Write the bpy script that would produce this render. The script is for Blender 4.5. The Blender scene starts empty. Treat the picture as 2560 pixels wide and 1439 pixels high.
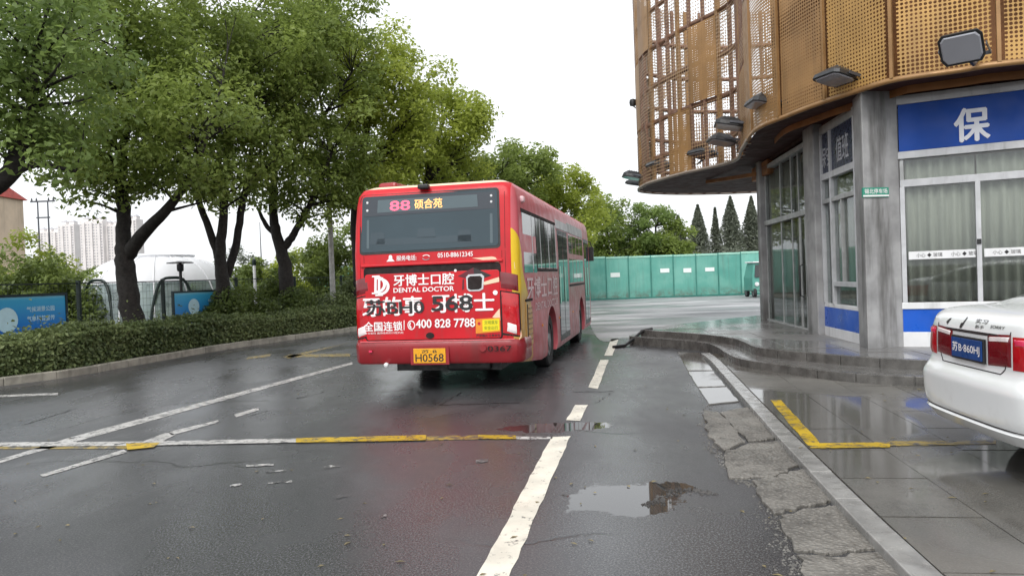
import bpy, bmesh, math, random
import numpy as np
from mathutils import Vector, Matrix
from mathutils.bvhtree import BVHTree

random.seed(7)
RNG = np.random.default_rng(11)
S = bpy.context.scene
COL = S.collection
PI = math.pi
RAD = math.radians

# ---------------------------------------------------------------- camera
FPX, CAMH, PITCH, ROLL = 1850.0, 1.69, RAD(0.88), RAD(2.1)
cam_data = bpy.data.cameras.new('camera')
cam_data.sensor_width = 36.0
cam_data.lens = FPX / 2560.0 * 36.0
cam_data.clip_end = 6000
cam_data.clip_start = 0.05
cam = bpy.data.objects.new('camera', cam_data)
COL.objects.link(cam)
CM = Matrix.Translation((0, 0, CAMH)) @ Matrix.Rotation(PI / 2 - PITCH, 4, 'X') @ Matrix.Rotation(-ROLL, 4, 'Z')
cam.matrix_world = CM
S.camera = cam
# ---------------------------------------------------------------- sky, sun, exposure
world = bpy.data.worlds.new('World')
S.world = world
world.use_nodes = True
wn, wl = world.node_tree.nodes, world.node_tree.links
wn.clear()
sky = wn.new('ShaderNodeTexSky')
sky.sky_type = 'NISHITA'
sky.sun_disc = False
sky.sun_elevation = RAD(48)
sky.sun_rotation = RAD(195)
sky.air_density, sky.dust_density, sky.ozone_density = 1.0, 4.0, 1.0
hs = wn.new('ShaderNodeHueSaturation')
hs.inputs['Saturation'].default_value = 0.25
wl.new(sky.outputs['Color'], hs.inputs['Color'])
bg1 = wn.new('ShaderNodeBackground')
bg1.inputs['Strength'].default_value = 0.06
wl.new(hs.outputs['Color'], bg1.inputs['Color'])
bg2 = wn.new('ShaderNodeBackground')          # the even white cloud layer
bg2.inputs['Color'].default_value = (0.95, 0.975, 1.0, 1)
bg2.inputs['Strength'].default_value = 0.80
add = wn.new('ShaderNodeAddShader')
wl.new(bg1.outputs[0], add.inputs[0])
wl.new(bg2.outputs[0], add.inputs[1])
wo = wn.new('ShaderNodeOutputWorld')
wl.new(add.outputs[0], wo.inputs['Surface'])

sun_d = bpy.data.lights.new('sun', 'SUN')
sun_d.energy = 1.4
sun_d.angle = RAD(40)
sun_d.color = (1.0, 0.97, 0.92)
sun = bpy.data.objects.new('sun', sun_d)
COL.objects.link(sun)
sun.rotation_euler = (RAD(42), 0, RAD(-15))
S.view_settings.view_transform = 'Standard'
S.view_settings.look = 'None'
S.view_settings.exposure = 0.35
S.view_settings.gamma = 1.0
S.cycles.use_denoising = True
S.cycles.max_bounces = 8
S.cycles.transparent_max_bounces = 24
S.cycles.caustics_reflective = False
S.cycles.caustics_refractive = False
S.cycles.sample_clamp_indirect = 6.0

# ---------------------------------------------------------------- photo pixel -> place
CR = CM.to_3x3()
CO = Vector((0, 0, CAMH))
def ray(px, py):
    return CR @ Vector(((px - 1280) / FPX, -(py - 719.5) / FPX, -1.0))
def G(px, py, z=0.0):
    d = ray(px, py)
    return CO + d * ((z - CAMH) / d.z)
def DP(px, py, y):
    d = ray(px, py)
    return CO + d * (y / d.y)
def PLN(px, py, p, n):
    d = ray(px, py)
    return CO + d * ((Vector(p) - CO).dot(n) / d.dot(n))

# ---------------------------------------------------------------- materials
def lin(h):
    h = h.lstrip('#')
    v = [int(h[i:i + 2], 16) / 255 for i in (0, 2, 4)]
    return tuple(c / 12.92 if c <= .04045 else ((c + .055) / 1.055) ** 2.4 for c in v)

class NT:
    def __init__(s, m):
        m.use_nodes = True
        s.t = m.node_tree
        s.n, s.l = s.t.nodes, s.t.links
        s.n.clear()
        s.out = s.n.new('ShaderNodeOutputMaterial')
        s._pos = None
    def new(s, k): return s.n.new('ShaderNode' + k)
    def set(s, inp, v):
        if isinstance(v, bpy.types.NodeSocket): s.l.new(v, inp)
        else:
            if isinstance(v, (tuple, list)) and len(v) == 3 and inp.type == 'RGBA': v = (*v, 1)
            inp.default_value = v
    def pos(s, space='world'):
        if space == 'world':
            return s.new('NewGeometry').outputs['Position']
        if space == 'object':
            return s.new('TexCoord').outputs['Object']
        if space == 'uv':
            return s.new('TexCoord').outputs['UV']
    def scale(s, v, sc):
        m = s.new('Mapping'); s.set(m.inputs['Vector'], v); m.inputs['Scale'].default_value = sc
        return m.outputs[0]
    def noise(s, v, sc, det=4, rough=.55, dist=0.0):
        t = s.new('TexNoise'); s.set(t.inputs['Vector'], v)
        t.inputs['Scale'].default_value = sc; t.inputs['Detail'].default_value = det
        t.inputs['Roughness'].default_value = rough; t.inputs['Distortion'].default_value = dist
        return t.outputs['Fac']
    def voro(s, v, sc, feat='F1', out='Distance', rnd=1.0):
        t = s.new('TexVoronoi'); t.feature = feat; s.set(t.inputs['Vector'], v)
        t.inputs['Scale'].default_value = sc; t.inputs['Randomness'].default_value = rnd
        return t.outputs[out]
    def math(s, op, a, b=0.0, c=0.0, clamp=False):
        m = s.new('Math'); m.operation = op; m.use_clamp = clamp
        for i, v in enumerate((a, b, c)):
            if i < len(m.inputs): s.set(m.inputs[i], v)
        return m.outputs[0]
    def ramp(s, f, a, b, lo=0.0, hi=1.0, smooth=True):
        m = s.new('MapRange'); m.interpolation_type = 'SMOOTHSTEP' if smooth else 'LINEAR'
        s.set(m.inputs['Value'], f)
        for k, v in (('From Min', a), ('From Max', b), ('To Min', lo), ('To Max', hi)): s.set(m.inputs[k], v)
        return m.outputs['Result']
    def mix(s, f, a, b, mode='MIX'):
        m = s.new('Mix'); m.data_type = 'RGBA'; m.blend_type = mode
        s.set(m.inputs[0], f); s.set(m.inputs[6], a); s.set(m.inputs[7], b)
        return m.outputs[2]
    def sep(s, v):
        m = s.new('SeparateXYZ'); s.set(m.inputs[0], v); return m.outputs
    def bump(s, h, st=.3, d=.01):
        m = s.new('Bump'); m.inputs['Strength'].default_value = st; m.inputs['Distance'].default_value = d
        s.set(m.inputs['Height'], h); return m.outputs[0]
    def pbr(s, col, rough=.5, metal=0.0, spec=.5, normal=None, coat=0.0, emit=None, emit_s=0.0, coat_rough=.05):
        p = s.new('BsdfPrincipled')
        s.set(p.inputs['Base Color'], col); s.set(p.inputs['Roughness'], rough)
        s.set(p.inputs['Metallic'], metal); s.set(p.inputs['Specular IOR Level'], spec)
        s.set(p.inputs['Coat Weight'], coat); p.inputs['Coat Roughness'].default_value = coat_rough
        if normal is not None: s.set(p.inputs['Normal'], normal)
        if emit is not None:
            s.set(p.inputs['Emission Color'], emit); p.inputs['Emission Strength'].default_value = emit_s
        return p.outputs[0]
    def done(s, sh): s.l.new(sh, s.out.inputs['Surface'])

MATS = {}
def mk(name):
    m = bpy.data.materials.new(name); MATS[name] = m
    return m, NT(m)

def plain(name, col, rough=.5, var=.15, sc=6.0, metal=0.0, spec=.5, bump=0.0, bsc=40.0, coat=0.0, dirt=0.0, space='world'):
    """one colour with uneven wear, a little dirt and fine relief"""
    m, n = mk(name)
    if isinstance(col, str): col = lin(col)
    p = n.pos(space)
    f = n.noise(p, sc, 5)
    dark = tuple(c * (1 - var) for c in col); lite = tuple(min(1, c * (1 + var)) for c in col)
    c = n.mix(n.ramp(f, .3, .7), dark, lite)
    if dirt:
        st = n.noise(n.scale(p, (1.0, 1.0, .12)), sc * 1.3, 5, .65)
        c = n.mix(n.ramp(st, .5, .72, 0, dirt), c, (.045, .042, .036))
    r = n.ramp(n.noise(p, sc * 2.2, 3), .3, .7, max(.02, rough - .1), min(1, rough + .1))
    nm = None
    if bump: nm = n.bump(n.noise(p, bsc, 4), bump, .01)
    n.done(n.pbr(c, r, metal, spec, nm, coat))
    return m

M = {}
M['rubber'] = plain('tyre_rubber', (.018, .018, .019), .75, .3)
M['steel'] = plain('grey_steel', (.28, .28, .29), .4, .2, metal=.8)
M['black'] = plain('black_plastic', (.015, .015, .016), .45, .2)
M['blackmetal'] = plain('dark_metal', (.03, .032, .035), .4, .3, metal=.3)
M['white_paint'] = plain('white_paint', (.72, .73, .74), .4, .06, 3, dirt=.25)
M['white_frame'] = plain('white_aluminium', (.52, .53, .55), .4, .1, 4, dirt=.35)
M['grey_frame'] = plain('grey_aluminium', (.40, .41, .41), .45, .15, 4, metal=.2, dirt=.3)
M['blue_sign'] = plain('blue_sign_vinyl', lin('#0a4297'), .5, .1, 1.5, spec=.3)
M['blue_band'] = plain('blue_band_vinyl', lin('#0f55bd'), .35, .08, 1.5, dirt=.15)
M['letter_white'] = plain('white_lettering', (.72, .74, .8), .4, .04)
M['letter_pure'] = plain('white_print', (.85, .82, .82), .4, .04)
M['letter_black'] = plain('black_print', (.02, .018, .02), .4, .1)
M['concrete'] = plain('column_concrete', (.29, .29, .292), .6, .28, 1.6, bump=.12, dirt=.8)
M['soffit'] = plain('brown_soffit', lin('#3f2824'), .7, .2, 2.0, dirt=.2, spec=.2)
M['orange_wall'] = plain('ochre_wall', lin('#8f6036'), .6, .2, 1.6, dirt=.25)
M['gold_frame'] = plain('gold_metal_trim', lin('#957249'), .45, .12, 3, metal=.25, dirt=.2)
M['brown_rib'] = plain('brown_metal_rib', lin('#7d5e4e'), .5, .2, 3, metal=.2, dirt=.2)
M['grey_skin'] = plain('grey_metal_skin', lin('#8f8378'), .5, .12, 1.5, metal=.2, dirt=.25)
M['hoard'] = plain('teal_hoarding_sheet', lin('#579e92'), .45, .12, 1.2, dirt=.25)
def hoard_mat():
    m, n = mk('teal_painted_sheet')
    p = n.pos(); z = n.sep(p)[2]
    rnd = n.new('ObjectInfo').outputs['Random']
    c = n.mix(rnd, lin('#4f9488'), lin('#6fb3a5'))
    c = n.mix(n.ramp(n.noise(p, .9, 5), .35, .7, 0, .4), c, lin('#8cbfb2'))
    st = n.noise(n.scale(p, (2.5, 2.5, .12)), 2.2, 5, .65)
    c = n.mix(n.ramp(st, .5, .75, 0, .35), c, (.10, .14, .12))
    mud = n.math('MULTIPLY', n.ramp(z, .1, .75, 1, 0), n.ramp(n.noise(p, 2.5, 5, .7), .35, .65))
    c = n.mix(n.math('MULTIPLY', mud, .7), c, (.12, .10, .08))
    n.done(n.pbr(c, .5, 0, .4, n.bump(n.noise(p, 1.3, 3), .35, .05))); return m
M['hoard'] = hoard_mat()
M['hoard_rail'] = plain('pale_teal_rail', lin('#9ccfbe'), .5, .1, 2)
M['hoard_post'] = plain('dark_teal_post', lin('#357a70'), .5, .15, 2)
M['fence_green'] = plain('dark_green_paint', lin('#10231f'), .5, .2, 4)
M['stone'] = plain('step_granite', (.10, .096, .09), .3, .3, 5, bump=.15, bsc=90, dirt=.45)
M['step_top'] = plain('wet_tread_granite', (.12, .117, .112), .2, .25, 3, bump=.03)
M['kerb'] = plain('kerb_granite', (.24, .237, .228), .22, .2, 5, bump=.06, bsc=120, dirt=.3)
M['kerb_left'] = plain('weathered_kerb', (.30, .285, .24), .6, .25, 4, bump=.2, bsc=60, dirt=.35)
M['soil'] = plain('dark_soil', (.035, .028, .02), .9, .4, 5, bump=.5)
def rubble_mat():
    m, n = mk('broken_concrete')
    p = n.pos()
    c = n.mix(n.ramp(n.noise(p, 1.8, 5, .6), .3, .7), (.085, .08, .072), (.185, .175, .158))
    v = n.voro(n.scale(p, (1, 1, .3)), 34)
    c = n.mix(n.ramp(v, .15, .5, .55, 0), c, (.27, .255, .23))
    c = n.mix(n.ramp(n.noise(p, 6, 6, .75), .52, .68, 0, .7), c, (.035, .032, .028))
    h = n.math('ADD', n.noise(p, 7, 5, .7), n.math('MULTIPLY', v, -.5))
    n.done(n.pbr(c, n.ramp(n.noise(p, 2, 3), .3, .7, .35, .7), 0, .5, n.bump(h, .8, .03)))
    return m
M['rubble'] = rubble_mat()
M['bark'] = plain('wet_bark', (.019, .016, .014), .8, .4, 9, bump=.8, bsc=30)
M['cream_wall'] = plain('cream_render', lin('#cbb6a0'), .7, .08, .8, dirt=.2)
M['red_roof'] = plain('red_roof_tile', lin('#a8433a'), .6, .15, 2)
M['tower_wall'] = plain('hazed_tower_render', lin('#e0dcda'), .8, .05, .1)  # distance haze put into the tower colours, paled towards the sky
M['tower_win'] = plain('tower_window_band', lin('#b3b2b6'), .4, .1, .2)
M['dome_cloth'] = plain('white_tent_cloth', (.78, .79, .82), .5, .05, 1.2)
M['lamp_grey'] = plain('lamp_grey_casting', (.09, .095, .11), .4, .2, 6, metal=.5)
M['pole'] = plain('pale_galvanised_pole', (.42, .42, .40), .5, .2, 6, dirt=.4)
M['yellow_plate'] = plain('yellow_plate', lin('#e0a020'), .35, .08)
M['blue_plate'] = plain('blue_plate', lin('#17427f'), .35, .08)
M['sticker_yellow'] = plain('yellow_sticker', lin('#e2d21c'), .4, .05)
M['orange_print'] = plain('orange_print', lin('#e08a2a'), .4, .05)
M['cream_print'] = plain('cream_print', lin('#e6c9ac'), .4, .05)
M['green_print'] = plain('green_print', lin('#5d7a14'), .4, .05)
M['dark_red'] = plain('dark_red_paint', lin('#8d1c24'), .35, .1, 2, coat=.3, dirt=.3, space='object')
M['gap'] = plain('shadow_gap_rubber', (.012, .006, .006), .8, .1)
M['paper'] = plain('white_notice', (.75, .82, .80), .6, .04)
M['green_plaque'] = plain('green_plaque', lin('#2f8f78'), .4, .06)
M['board_back'] = plain('board_frame_dark', lin('#0d2a30'), .5, .1)
M['crumb'] = plain('dark_asphalt_crumbs', (.045, .042, .04), .6, .4, 30)
M['gravel'] = plain('loose_chippings', (.13, .125, .115), .6, .4, 30)
M['litter'] = plain('fallen_leaf', (.16, .13, .06), .6, .4, 30)

def glossy_glass(name, col, rough=.05, spec=.6):
    m, n = mk(name)
    p = n.pos()
    c = n.mix(n.noise(p, .8, 3), tuple(x * .7 for x in col), tuple(x * 1.3 for x in col))
    n.done(n.pbr(c, rough, 0, spec))
    return m
M['bus_glass'] = glossy_glass('tinted_bus_glass', lin('#2f4048'), .05, .45)
M['lamp_lens'] = glossy_glass('floodlight_glass', (.34, .35, .39), .12, .6)
M['bus_side_glass'] = glossy_glass('dark_side_glass', lin('#2b3438'), .04, .9)
M['car_glass'] = glossy_glass('car_glass', (.02, .024, .024), .03, .7)
M['red_lens'] = plain('red_lamp_lens', lin('#b5101c'), .12, .12, 8, coat=.6, space='object')
M['dark_lens'] = plain('dark_red_lens', lin('#6d0f19'), .12, .12, 8, coat=.6, space='object')
M['white_lens'] = plain('white_lamp_lens', (.8, .72, .72), .15, .08, 8, coat=.5, space='object')
M['pink_lens'] = plain('pink_lamp_lens', lin('#d8325a'), .15, .1, 8, coat=.5, space='object')

def see_through(name, tint, fac_lo, ior=.8):
    """window pane: clear with a mirror-like surface"""
    m, n = mk(name)
    tr = n.new('BsdfTransparent'); n.set(tr.inputs['Color'], tint)
    gl = n.new('BsdfGlossy'); gl.inputs['Roughness'].default_value = .02; n.set(gl.inputs['Color'], (.9, .92, .95))
    lw = n.new('LayerWeight'); lw.inputs['Blend'].default_value = .5
    f = n.math('ADD', n.math('MULTIPLY', n.math('POWER', lw.outputs['Facing'], 4.0), ior), fac_lo, clamp=True)
    mx = n.new('MixShader'); n.set(mx.inputs[0], f)
    n.l.new(tr.outputs[0], mx.inputs[1]); n.l.new(gl.outputs[0], mx.inputs[2])
    n.done(mx.outputs[0])
    return m
M['pane'] = see_through('shop_pane', (.88, .9, .89), .05)
M['pane_dull'] = see_through('dusty_side_pane', (.86, .88, .87), .04, .4)
M['film'] = see_through('clear_tent_film', (.80, .88, .88), .05)
def milky():
    m, n = mk('milky_tent_film')
    tr = n.new('BsdfTransparent'); n.set(tr.inputs['Color'], (.85, .92, .92))
    b = n.pbr((.50, .60, .62), .15, 0, .5)
    mx = n.new('MixShader'); n.set(mx.inputs[0], n.ramp(n.noise(n.pos(), 1.5, 4), .3, .7, .3, .6)); n.l.new(tr.outputs[0], mx.inputs[1]); n.l.new(b, mx.inputs[2])
    n.done(mx.outputs[0]); return m
M['film'] = milky()

def curtain_mat():
    m, n = mk('grey_green_curtain')
    p = n.pos()
    f = n.noise(n.scale(p, (3, 3, .15)), 5, 4)
    c = n.mix(f, lin('#84877e'), lin('#b4b5aa'))
    n.done(n.pbr(c, .8, 0, .1))
    return m
M['curtain'] = curtain_mat()

def emis(name, col, st):
    m, n = mk(name)
    n.done(n.pbr(col, .4, emit=col, emit_s=st))
    return m
M['led_red'] = emis('red_led', lin('#ff5a78'), .9)
M['led_orange'] = emis('orange_led', lin('#ffb46a'), .9)

# bus paint: printed livery (red wrap, gold sweep on the rear corner, cream roof) in the bus's own coordinates
def bus_paint():
    m, n = mk('bus_livery_paint')
    o = n.pos('object')
    x, y, z = n.sep(o)
    red = n.mix(n.ramp(n.noise(o, 1.5, 4), .3, .7), lin('#b80f1e'), lin('#c81a26'))
    side = n.math('GREATER_THAN', x, 1.185)
    low = n.ramp(z, 1.05, 1.9, .95, .30)
    hi = n.ramp(z, 1.9, 2.65, 0.0, .30)
    lim = n.math('SUBTRACT', low, hi)
    gold = n.math('MULTIPLY', side, n.math('LESS_THAN', y, lim))
    c = n.mix(gold, red, n.mix(n.ramp(z, 1.3, 1.6), lin('#c09450'), lin('#d9b51e')))
    # glare on the door side, painted as a pinkish wash over the wrap
    side_glare = n.math('MULTIPLY', side, n.math('GREATER_THAN', y, lim))
    c = n.mix(n.math('MULTIPLY', side_glare, .55), c, lin('#b9737c'))
    c = n.mix(n.math('GREATER_THAN', z, 3.10), c, lin('#e6cfae'))
    grime = n.noise(n.scale(o, (2, 2, .6)), 3, 5, .65)
    c = n.mix(n.math('MULTIPLY', n.ramp(grime, .42, .75, 0, .6), n.ramp(z, .3, 1.5, 1, .3)), c, (.11, .075, .065))
    r = n.ramp(n.noise(o, 5, 3), .3, .7, .3, .45)
    n.done(n.pbr(c, r, 0, .35, n.bump(n.noise(o, 2.2, 2), .05, .02), coat=.08))
    return m
M['bus'] = bus_paint()
def car_paint():
    m, n = mk('pearl_white_car_paint')
    o = n.pos('object')
    z = n.sep(o)[2]
    g = n.noise(o, 6, 5, .65)
    c = n.mix(n.math('MULTIPLY', n.ramp(g, .5, .8, 0, .3), n.ramp(z, .2, .7, 1, 0)), (.74, .755, .76), (.25, .23, .2))
    n.done(n.pbr(c, .18, 0, .5, coat=.7))
    return m
M['car'] = car_paint()

def perforated(name, col, pitch, rmin, rmax, space='uv', metal=.2):
    """sheet metal punched with round holes whose size swells in waves"""
    m, n = mk(name)
    uv = n.pos(space)
    u, v, _ = n.sep(uv)
    fu = n.math('SUBTRACT', n.math('FRACT', n.math('MULTIPLY', u, 1 / pitch)), .5)
    fv = n.math('SUBTRACT', n.math('FRACT', n.math('MULTIPLY', v, 1 / pitch)), .5)
    d = n.math('SQRT', n.math('ADD', n.math('MULTIPLY', fu, fu), n.math('MULTIPLY', fv, fv)))
    w = n.noise(n.scale(uv, (.55, 1.0, 1)), .9, 2, .5, .6)
    rr = n.ramp(w, .36, .66, rmin, rmax)
    hole = n.math('LESS_THAN', d, rr)
    c = n.mix(n.ramp(n.noise(n.pos(), 1.3, 5), .3, .7), tuple(x * .85 for x in col), tuple(x * 1.15 for x in col))
    st = n.noise(n.scale(n.pos(), (1.2, 1.2, .1)), 2.0, 5, .6)
    c = n.mix(n.ramp(st, .5, .75, 0, .35), c, (.09, .06, .04))
    b = n.pbr(c, .5, metal, .4)
    tr = n.new('BsdfTransparent')
    mx = n.new('MixShader'); n.set(mx.inputs[0], hole); n.l.new(b, mx.inputs[1]); n.l.new(tr.outputs[0], mx.inputs[2])
    n.done(mx.outputs[0])
    return m
M['perf'] = perforated('gold_perforated_sheet', lin('#b58f55'), .062, .22, .40)
M['perf_fine'] = perforated('gold_fine_perforated_sheet', lin('#a07c52'), .062, .12, .33)
M['perf_open'] = perforated('gold_open_perforated_sheet', lin('#a3876a'), .10, .40, .54)

def leaf_mat(name, c1, c2, trans=.35):
    m, n = mk(name)
    a = n.new('VertexColor'); a.layer_name = 'tint'
    t = n.sep(a.outputs['Color'])[0]
    big = n.noise(n.pos(), .55, 2)
    f = n.math('ADD', n.math('MULTIPLY', t, .6), n.ramp(big, .3, .7, 0, .4), clamp=True)
    c = n.mix(f, c1, c2)
    b = n.pbr(c, .45, 0, .35)
    tl = n.new('BsdfTranslucent'); n.set(tl.inputs['Color'], n.mix(.5, c, c2))
    mx = n.new('MixShader'); mx.inputs[0].default_value = trans
    n.l.new(b, mx.inputs[1]); n.l.new(tl.outputs[0], mx.inputs[2])
    n.done(mx.outputs[0])
    return m
M['leaf_tree'] = leaf_mat('camphor_leaves', (.105, .155, .040), (.33, .415, .10), .52)
M['leaf_dark'] = leaf_mat('deep_green_camphor_leaves', (.085, .138, .042), (.27, .37, .10), .50)
M['leaf_yell'] = leaf_mat('yellow_green_camphor_leaves', (.155, .205, .028), (.46, .53, .095), .52)
M['leaf_hedge'] = leaf_mat('hedge_leaves', (.045, .078, .026), (.23, .28, .11), .30)
M['leaf_shrub'] = leaf_mat('shrub_leaves', (.058, .095, .028), (.23, .295, .070), .42)
M['leaf_con'] = leaf_mat('grey_green_needles', (.11, .13, .10), (.23, .255, .19), .35)

def road_mat():
    m, n = mk('wet_asphalt')
    p = n.pos()
    x, y, z = n.sep(p)
    c = n.mix(n.ramp(n.noise(p, .28, 4, .6, .5), .3, .7), (.030, .032, .037), (.054, .056, .062))
    sp = n.noise(p, 70, 3, .7)
    c = n.mix(n.ramp(sp, .45, .68, 0, .8), c, (.17, .168, .165))
    sp2 = n.noise(p, 120, 2)
    c = n.mix(n.ramp(sp2, .5, .6, 0, .7), c, (.010, .010, .012))
    # cracks
    wob = n.new('VectorMath'); wob.operation = 'ADD'
    nz = n.new('TexNoise'); n.set(nz.inputs['Vector'], p); nz.inputs['Scale'].default_value = 1.6; nz.inputs['Detail'].default_value = 4
    n.l.new(p, wob.inputs[0]); n.l.new(nz.outputs['Color'], wob.inputs[1])
    e = n.voro(n.scale(wob.outputs[0], (1, 1, 0)), .33, 'DISTANCE_TO_EDGE')
    crack = n.math('MULTIPLY', n.ramp(e, .0, .012, 1, 0), n.ramp(n.noise(p, .35, 2), .52, .6))
    c = n.mix(n.math('MULTIPLY', crack, .8), c, (.01, .01, .01))
    # drier streaks, oil
    dry = n.ramp(n.noise(n.scale(p, (1.0, .45, 1)), .9, 5, .6, .3), .50, .70)
    c = n.mix(n.math('MULTIPLY', dry, .35), c, (.095, .097, .102))
    # standing water: low spots by noise and the pothole puddles beside the lane line
    low = n.ramp(n.noise(n.scale(p, (.8, .35, 1)), .55, 3, .5, .8), .64, .80, 0, .55)
    def spot(cx, cy, rx, ry):
        wx = n.math('ADD', x, n.math('MULTIPLY', n.math('SUBTRACT', n.noise(p, 3.2, 5, .7), .5), .55))
        wy = n.math('ADD', y, n.math('MULTIPLY', n.math('SUBTRACT', n.noise(p, 2.7, 5, .7), .5), .7))
        dx = n.math('MULTIPLY', n.math('SUBTRACT', wx, cx), 1 / rx)
        dy = n.math('MULTIPLY', n.math('SUBTRACT', wy, cy), 1 / ry)
        return n.ramp(n.math('ADD', n.math('MULTIPLY', dx, dx), n.math('MULTIPLY', dy, dy)), .85, 1.12, 1, 0)
    pud = low
    for s_ in SPOTS:
        pud = n.math('MAXIMUM', pud, spot(*s_))
    c = n.mix(n.math('MULTIPLY', pud, .75), c, (.030, .028, .025))
    r = n.ramp(n.noise(n.scale(p, (1, .5, 1)), .8, 4, .6), .3, .7, .17, .36)
    r = n.math('ADD', r, n.math('MULTIPLY', dry, .14))
    r = n.math('MULTIPLY', r, n.ramp(pud, 0, 1, 1, .07))
    h = n.math('ADD', n.math('MULTIPLY', sp, 1.0), n.math('MULTIPLY', crack, -2.0))
    b = n.new('Bump'); b.inputs['Distance'].default_value = .006
    n.set(b.inputs['Strength'], n.ramp(pud, 0, 1, .28, .0)); n.set(b.inputs['Height'], h)
    n.done(n.pbr(c, r, 0, n.ramp(pud, .5, 1, .5, .95), b.outputs[0]))
    return m
SPOTS = []
for px, py, rx, ry in ((1560, 1248, .47, .37), (1395, 1066, .62, .24), (1640, 1225, .30, .22)):
    g = G(px, py)
    SPOTS.append((g.x, g.y, rx, ry))
M['road'] = road_mat()

def plaza_mat():
    m, n = mk('wet_plaza_concrete')
    p = n.pos()
    st = n.noise(n.scale(p, (.5, 1.6, 1)), .5, 5, .6, .7)
    c = n.mix(n.ramp(st, .38, .62), (.17, .172, .18), (.42, .42, .43))
    pud = n.ramp(n.noise(n.scale(p, (.35, 1.0, 1)), .45, 4, .55, 1.0), .48, .58)
    c = n.mix(n.math('MULTIPLY', pud, .5), c, (.09, .09, .09))
    r = n.ramp(pud, 0, 1, .55, .30)
    n.done(n.pbr(c, r, 0, .5, n.bump(n.noise(p, 40, 3), .1, .01)))
    return m
M['plaza'] = plaza_mat()

def paving_mat(name, base, pscale=.7, wr=.07):
    m, n = mk(name)
    p = n.pos()
    oi = n.new('ObjectInfo')
    rnd = oi.outputs['Random']
    c = n.mix(n.ramp(n.noise(p, 1.2, 5, .6), .3, .7), tuple(b * .75 for b in base), tuple(b * 1.2 for b in base))
    c = n.mix(n.math('MULTIPLY', rnd, .35), c, tuple(b * .7 for b in base))
    c = n.mix(n.ramp(n.noise(p, 80, 3, .7), .45, .7, 0, .4), c, tuple(min(1, b * 2) for b in base))
    c = n.mix(n.ramp(n.noise(p, 2.6, 6, .7), .55, .75, 0, .5), c, (.04, .037, .032))
    wet = n.ramp(n.noise(n.scale(p, (.8, .5, 1)), pscale, 4, .55, .6), .34, .56)
    r = n.ramp(wet, 0, 1, .42, wr)
    c = n.mix(n.math('MULTIPLY', wet, .4), c, tuple(b * .5 for b in base))
    b = n.new('Bump'); b.inputs['Distance'].default_value = .004
    n.set(b.inputs['Strength'], n.ramp(wet, 0, 1, .3, .03)); n.set(b.inputs['Height'], n.noise(p, 60, 3))
    n.done(n.pbr(c, r, 0, .5, b.outputs[0]))
    return m
M['slab'] = paving_mat('wet_granite_slab', (.125, .12, .11))
M['terrace'] = paving_mat('wet_terrace_granite', (.17, .166, .162), .5, .13)

def road_paint(name, col, thr):
    m, n = mk(name)
    p = n.pos()
    w = n.noise(p, 9, 6, .75)
    w2 = n.noise(p, 45, 3, .7)
    f = n.ramp(n.math('ADD', w, n.math('MULTIPLY', w2, .35)), thr, thr + .12)
    c = n.mix(n.ramp(n.noise(p, 2.2, 5), .3, .7), tuple(x * .7 for x in col), col)
    c = n.mix(f, c, (.06, .06, .062))
    n.done(n.pbr(c, n.ramp(n.noise(p, 3, 3), .3, .7, .25, .5), 0, .5, n.bump(n.noise(p, 70, 3), .3, .006)))
    return m
M['line_white'] = road_paint('worn_white_road_paint', (.74, .70, .60), .74)
M['line_old'] = road_paint('old_white_road_paint', (.52, .51, .49), .66)
M['line_faint'] = road_paint('flaked_white_road_paint', (.55, .54, .52), .56)
M['line_yellow'] = road_paint('worn_yellow_road_paint', lin('#c0a01c'), .67)
M['line_yellow2'] = road_paint('faded_yellow_road_paint', lin('#a58d3a'), .62)

# flat printed boards
def board_print(name, z0, z1):
    m, n = mk(name)
    p = n.pos()
    z = n.sep(p)[2]
    f = n.ramp(z, z0, z1, 0, 1, False)
    c = n.mix(f, lin('#0f56c8'), lin('#43b0d4'))
    c = n.mix(n.ramp(f, .85, 1), c, lin('#8cc6d6'))
    n.done(n.pbr(c, .3, 0, .4))
    return m

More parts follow.
